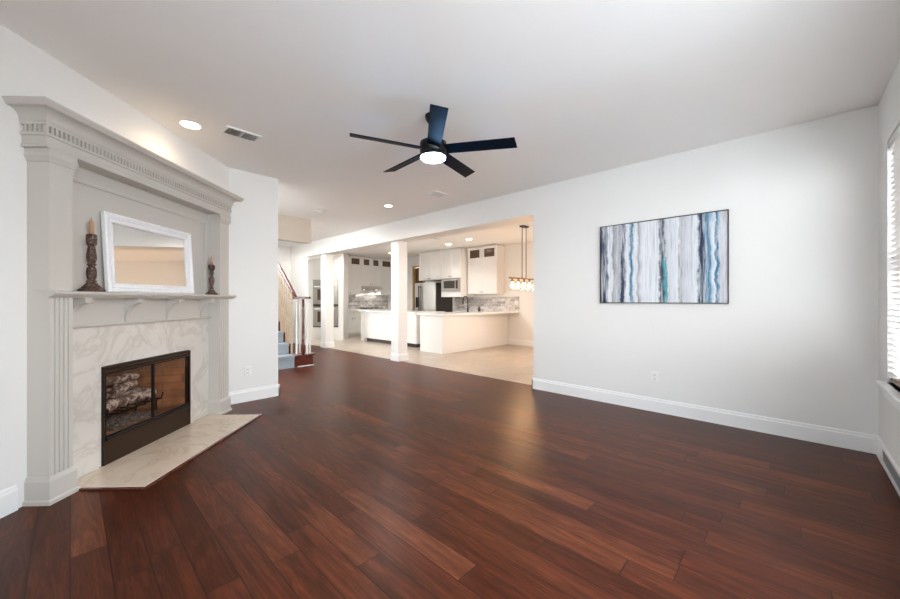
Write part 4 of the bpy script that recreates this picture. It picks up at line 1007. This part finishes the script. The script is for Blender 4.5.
MB().tube([(0.0,-0.018,0.10),(0.02,-0.05,0.115),(0.05,-0.09,0.135)], 0.007, 8).build('lever', M['black'], fc)
sp_ = unit('soap_dispenser', 'small dark soap dispenser standing behind the bar counter', 'soap dispenser', (7.75, 6.25, CT+0.0005), 0)
MB().lathe([(0.034,0),(0.036,0.02),(0.036,0.09),(0.024,0.11),(0.012,0.115)], n=20).build('bottle', M['blackside'], sp_)
MB().tube([(0,0,0.1152),(0,0,0.150),(-0.045,0,0.146)], 0.006, 8).build('pump', M['bronze'], sp_)

# --- island
il = unit('island_cabinet', 'white kitchen island cabinet on a dark toe kick behind the near pillar', 'cabinet', (6.45, 8.1, 0), 0)
IO = (6.45, 8.1, 0)
MB(IO).box(6.0, 6.95, 6.86, 9.38, 0.10, CT-0.041).build('body', M['cab'], il)
tk = MB(IO).box(6.07, 6.88, 6.93, 9.15, 0.0005, 0.0995).build('toe_kick', M['blackside'], il)
for y0, y1 in ((9.16, 9.38),): MB(IO).box(6.0, 6.95, y0, y1, 0.0005, 0.0995).build('foot', M['cab'], il)
for k in range(3): 
    y0 = 6.88+k*0.83; e = MB(IO)
    for a_,b_,c0,c1 in ((y0,y0+.06,.12,CT-.06),(y0+.76,y0+.82,.12,CT-.06),(y0+.06,y0+.76,.12,.18),(y0+.06,y0+.76,CT-.12,CT-.06)): e.box(5.993,5.9995,a_,b_,c0,c1)
    e.build('side_panel', M['cab'], il)
tag(MB((6.45, 8.1, CT)).box(5.95, 7.0, 6.82, 9.42, CT-0.04, CT, 0.004).build('countertop', M['quartz']), 'white stone island countertop seen beside the near pillar', 'countertop')

# --- pendant over the dining place
pd = thing('pendant_light', 'bronze linear pendant light hung on two rods with glass jar shades', 'pendant light', (6.43, 4.0, H))
MB().box(-0.10,0.10,-0.05,0.05,-0.030,-0.001,0.004).build('canopy', M['bronze'], pd)
for x in (-0.075, 0.075): MB().lathe([(0.007,-0.0305),(0.007,-1.073)], (x,0,0), 10).build('rod', M['bronze'], pd)
MB().box(-0.54,0.54,-0.018,0.018,-1.100,-1.0735,0.003).build('bar', M['brass'], pd)
for k in range(5):
    x = -0.43+0.215*k
    so_ = MB().lathe([(0.020,-1.1005),(0.024,-1.112),(0.024,-1.160),(0.018,-1.165)], (x,0,0), 16).build('socket', M['brass'], pd)
    j = MB().lathe([(0.026,-1.128),(0.060,-1.138),(0.066,-1.150),(0.066,-1.345),(0.0655,-1.347)], (x,0,0), 24)
    for f_ in [f for f in j.bm.faces if len(f.verts) > 4 and f.calc_center_median().z < -1.3]: j.bm.faces.remove(f_)
    j.build('glass_shade', M['jar'], pd)
    MB().lathe([(0.012,-1.1655),(0.016,-1.19),(0.028,-1.225),(0.030,-1.25),(0.020,-1.28),(0.006,-1.287)], (x,0,0), 16).build('bulb', M['filament'], so_)
    lamp('POINT', (6.43+x, 4.0, H-1.305), 3.4, (1.0,0.55,0.25), 0.03)
# recessed lights of the kitchen and dining place; unseen ones added for brightness
for x, y, lab, e in ((7.06,6.75,'lit kitchen downlight before the refrigerator cabinet',20),(6.85,5.85,'lit kitchen downlight above the peninsula bar',20),(7.1,9.35,'lit kitchen downlight between the island and the hood wall',28)):
    downlight(x, y, lab, True, e, SOFT)
downlight(5.55, 8.2, 'unseen added kitchen downlight over the passage before the island', True, 30, SOFT)
downlight(5.6, 9.6, 'unseen added kitchen downlight in front of the oven tower', True, 20, SOFT)
downlight(7.5, 3.2, 'unseen added dining downlight beyond the pendant', True, 8, WARM)
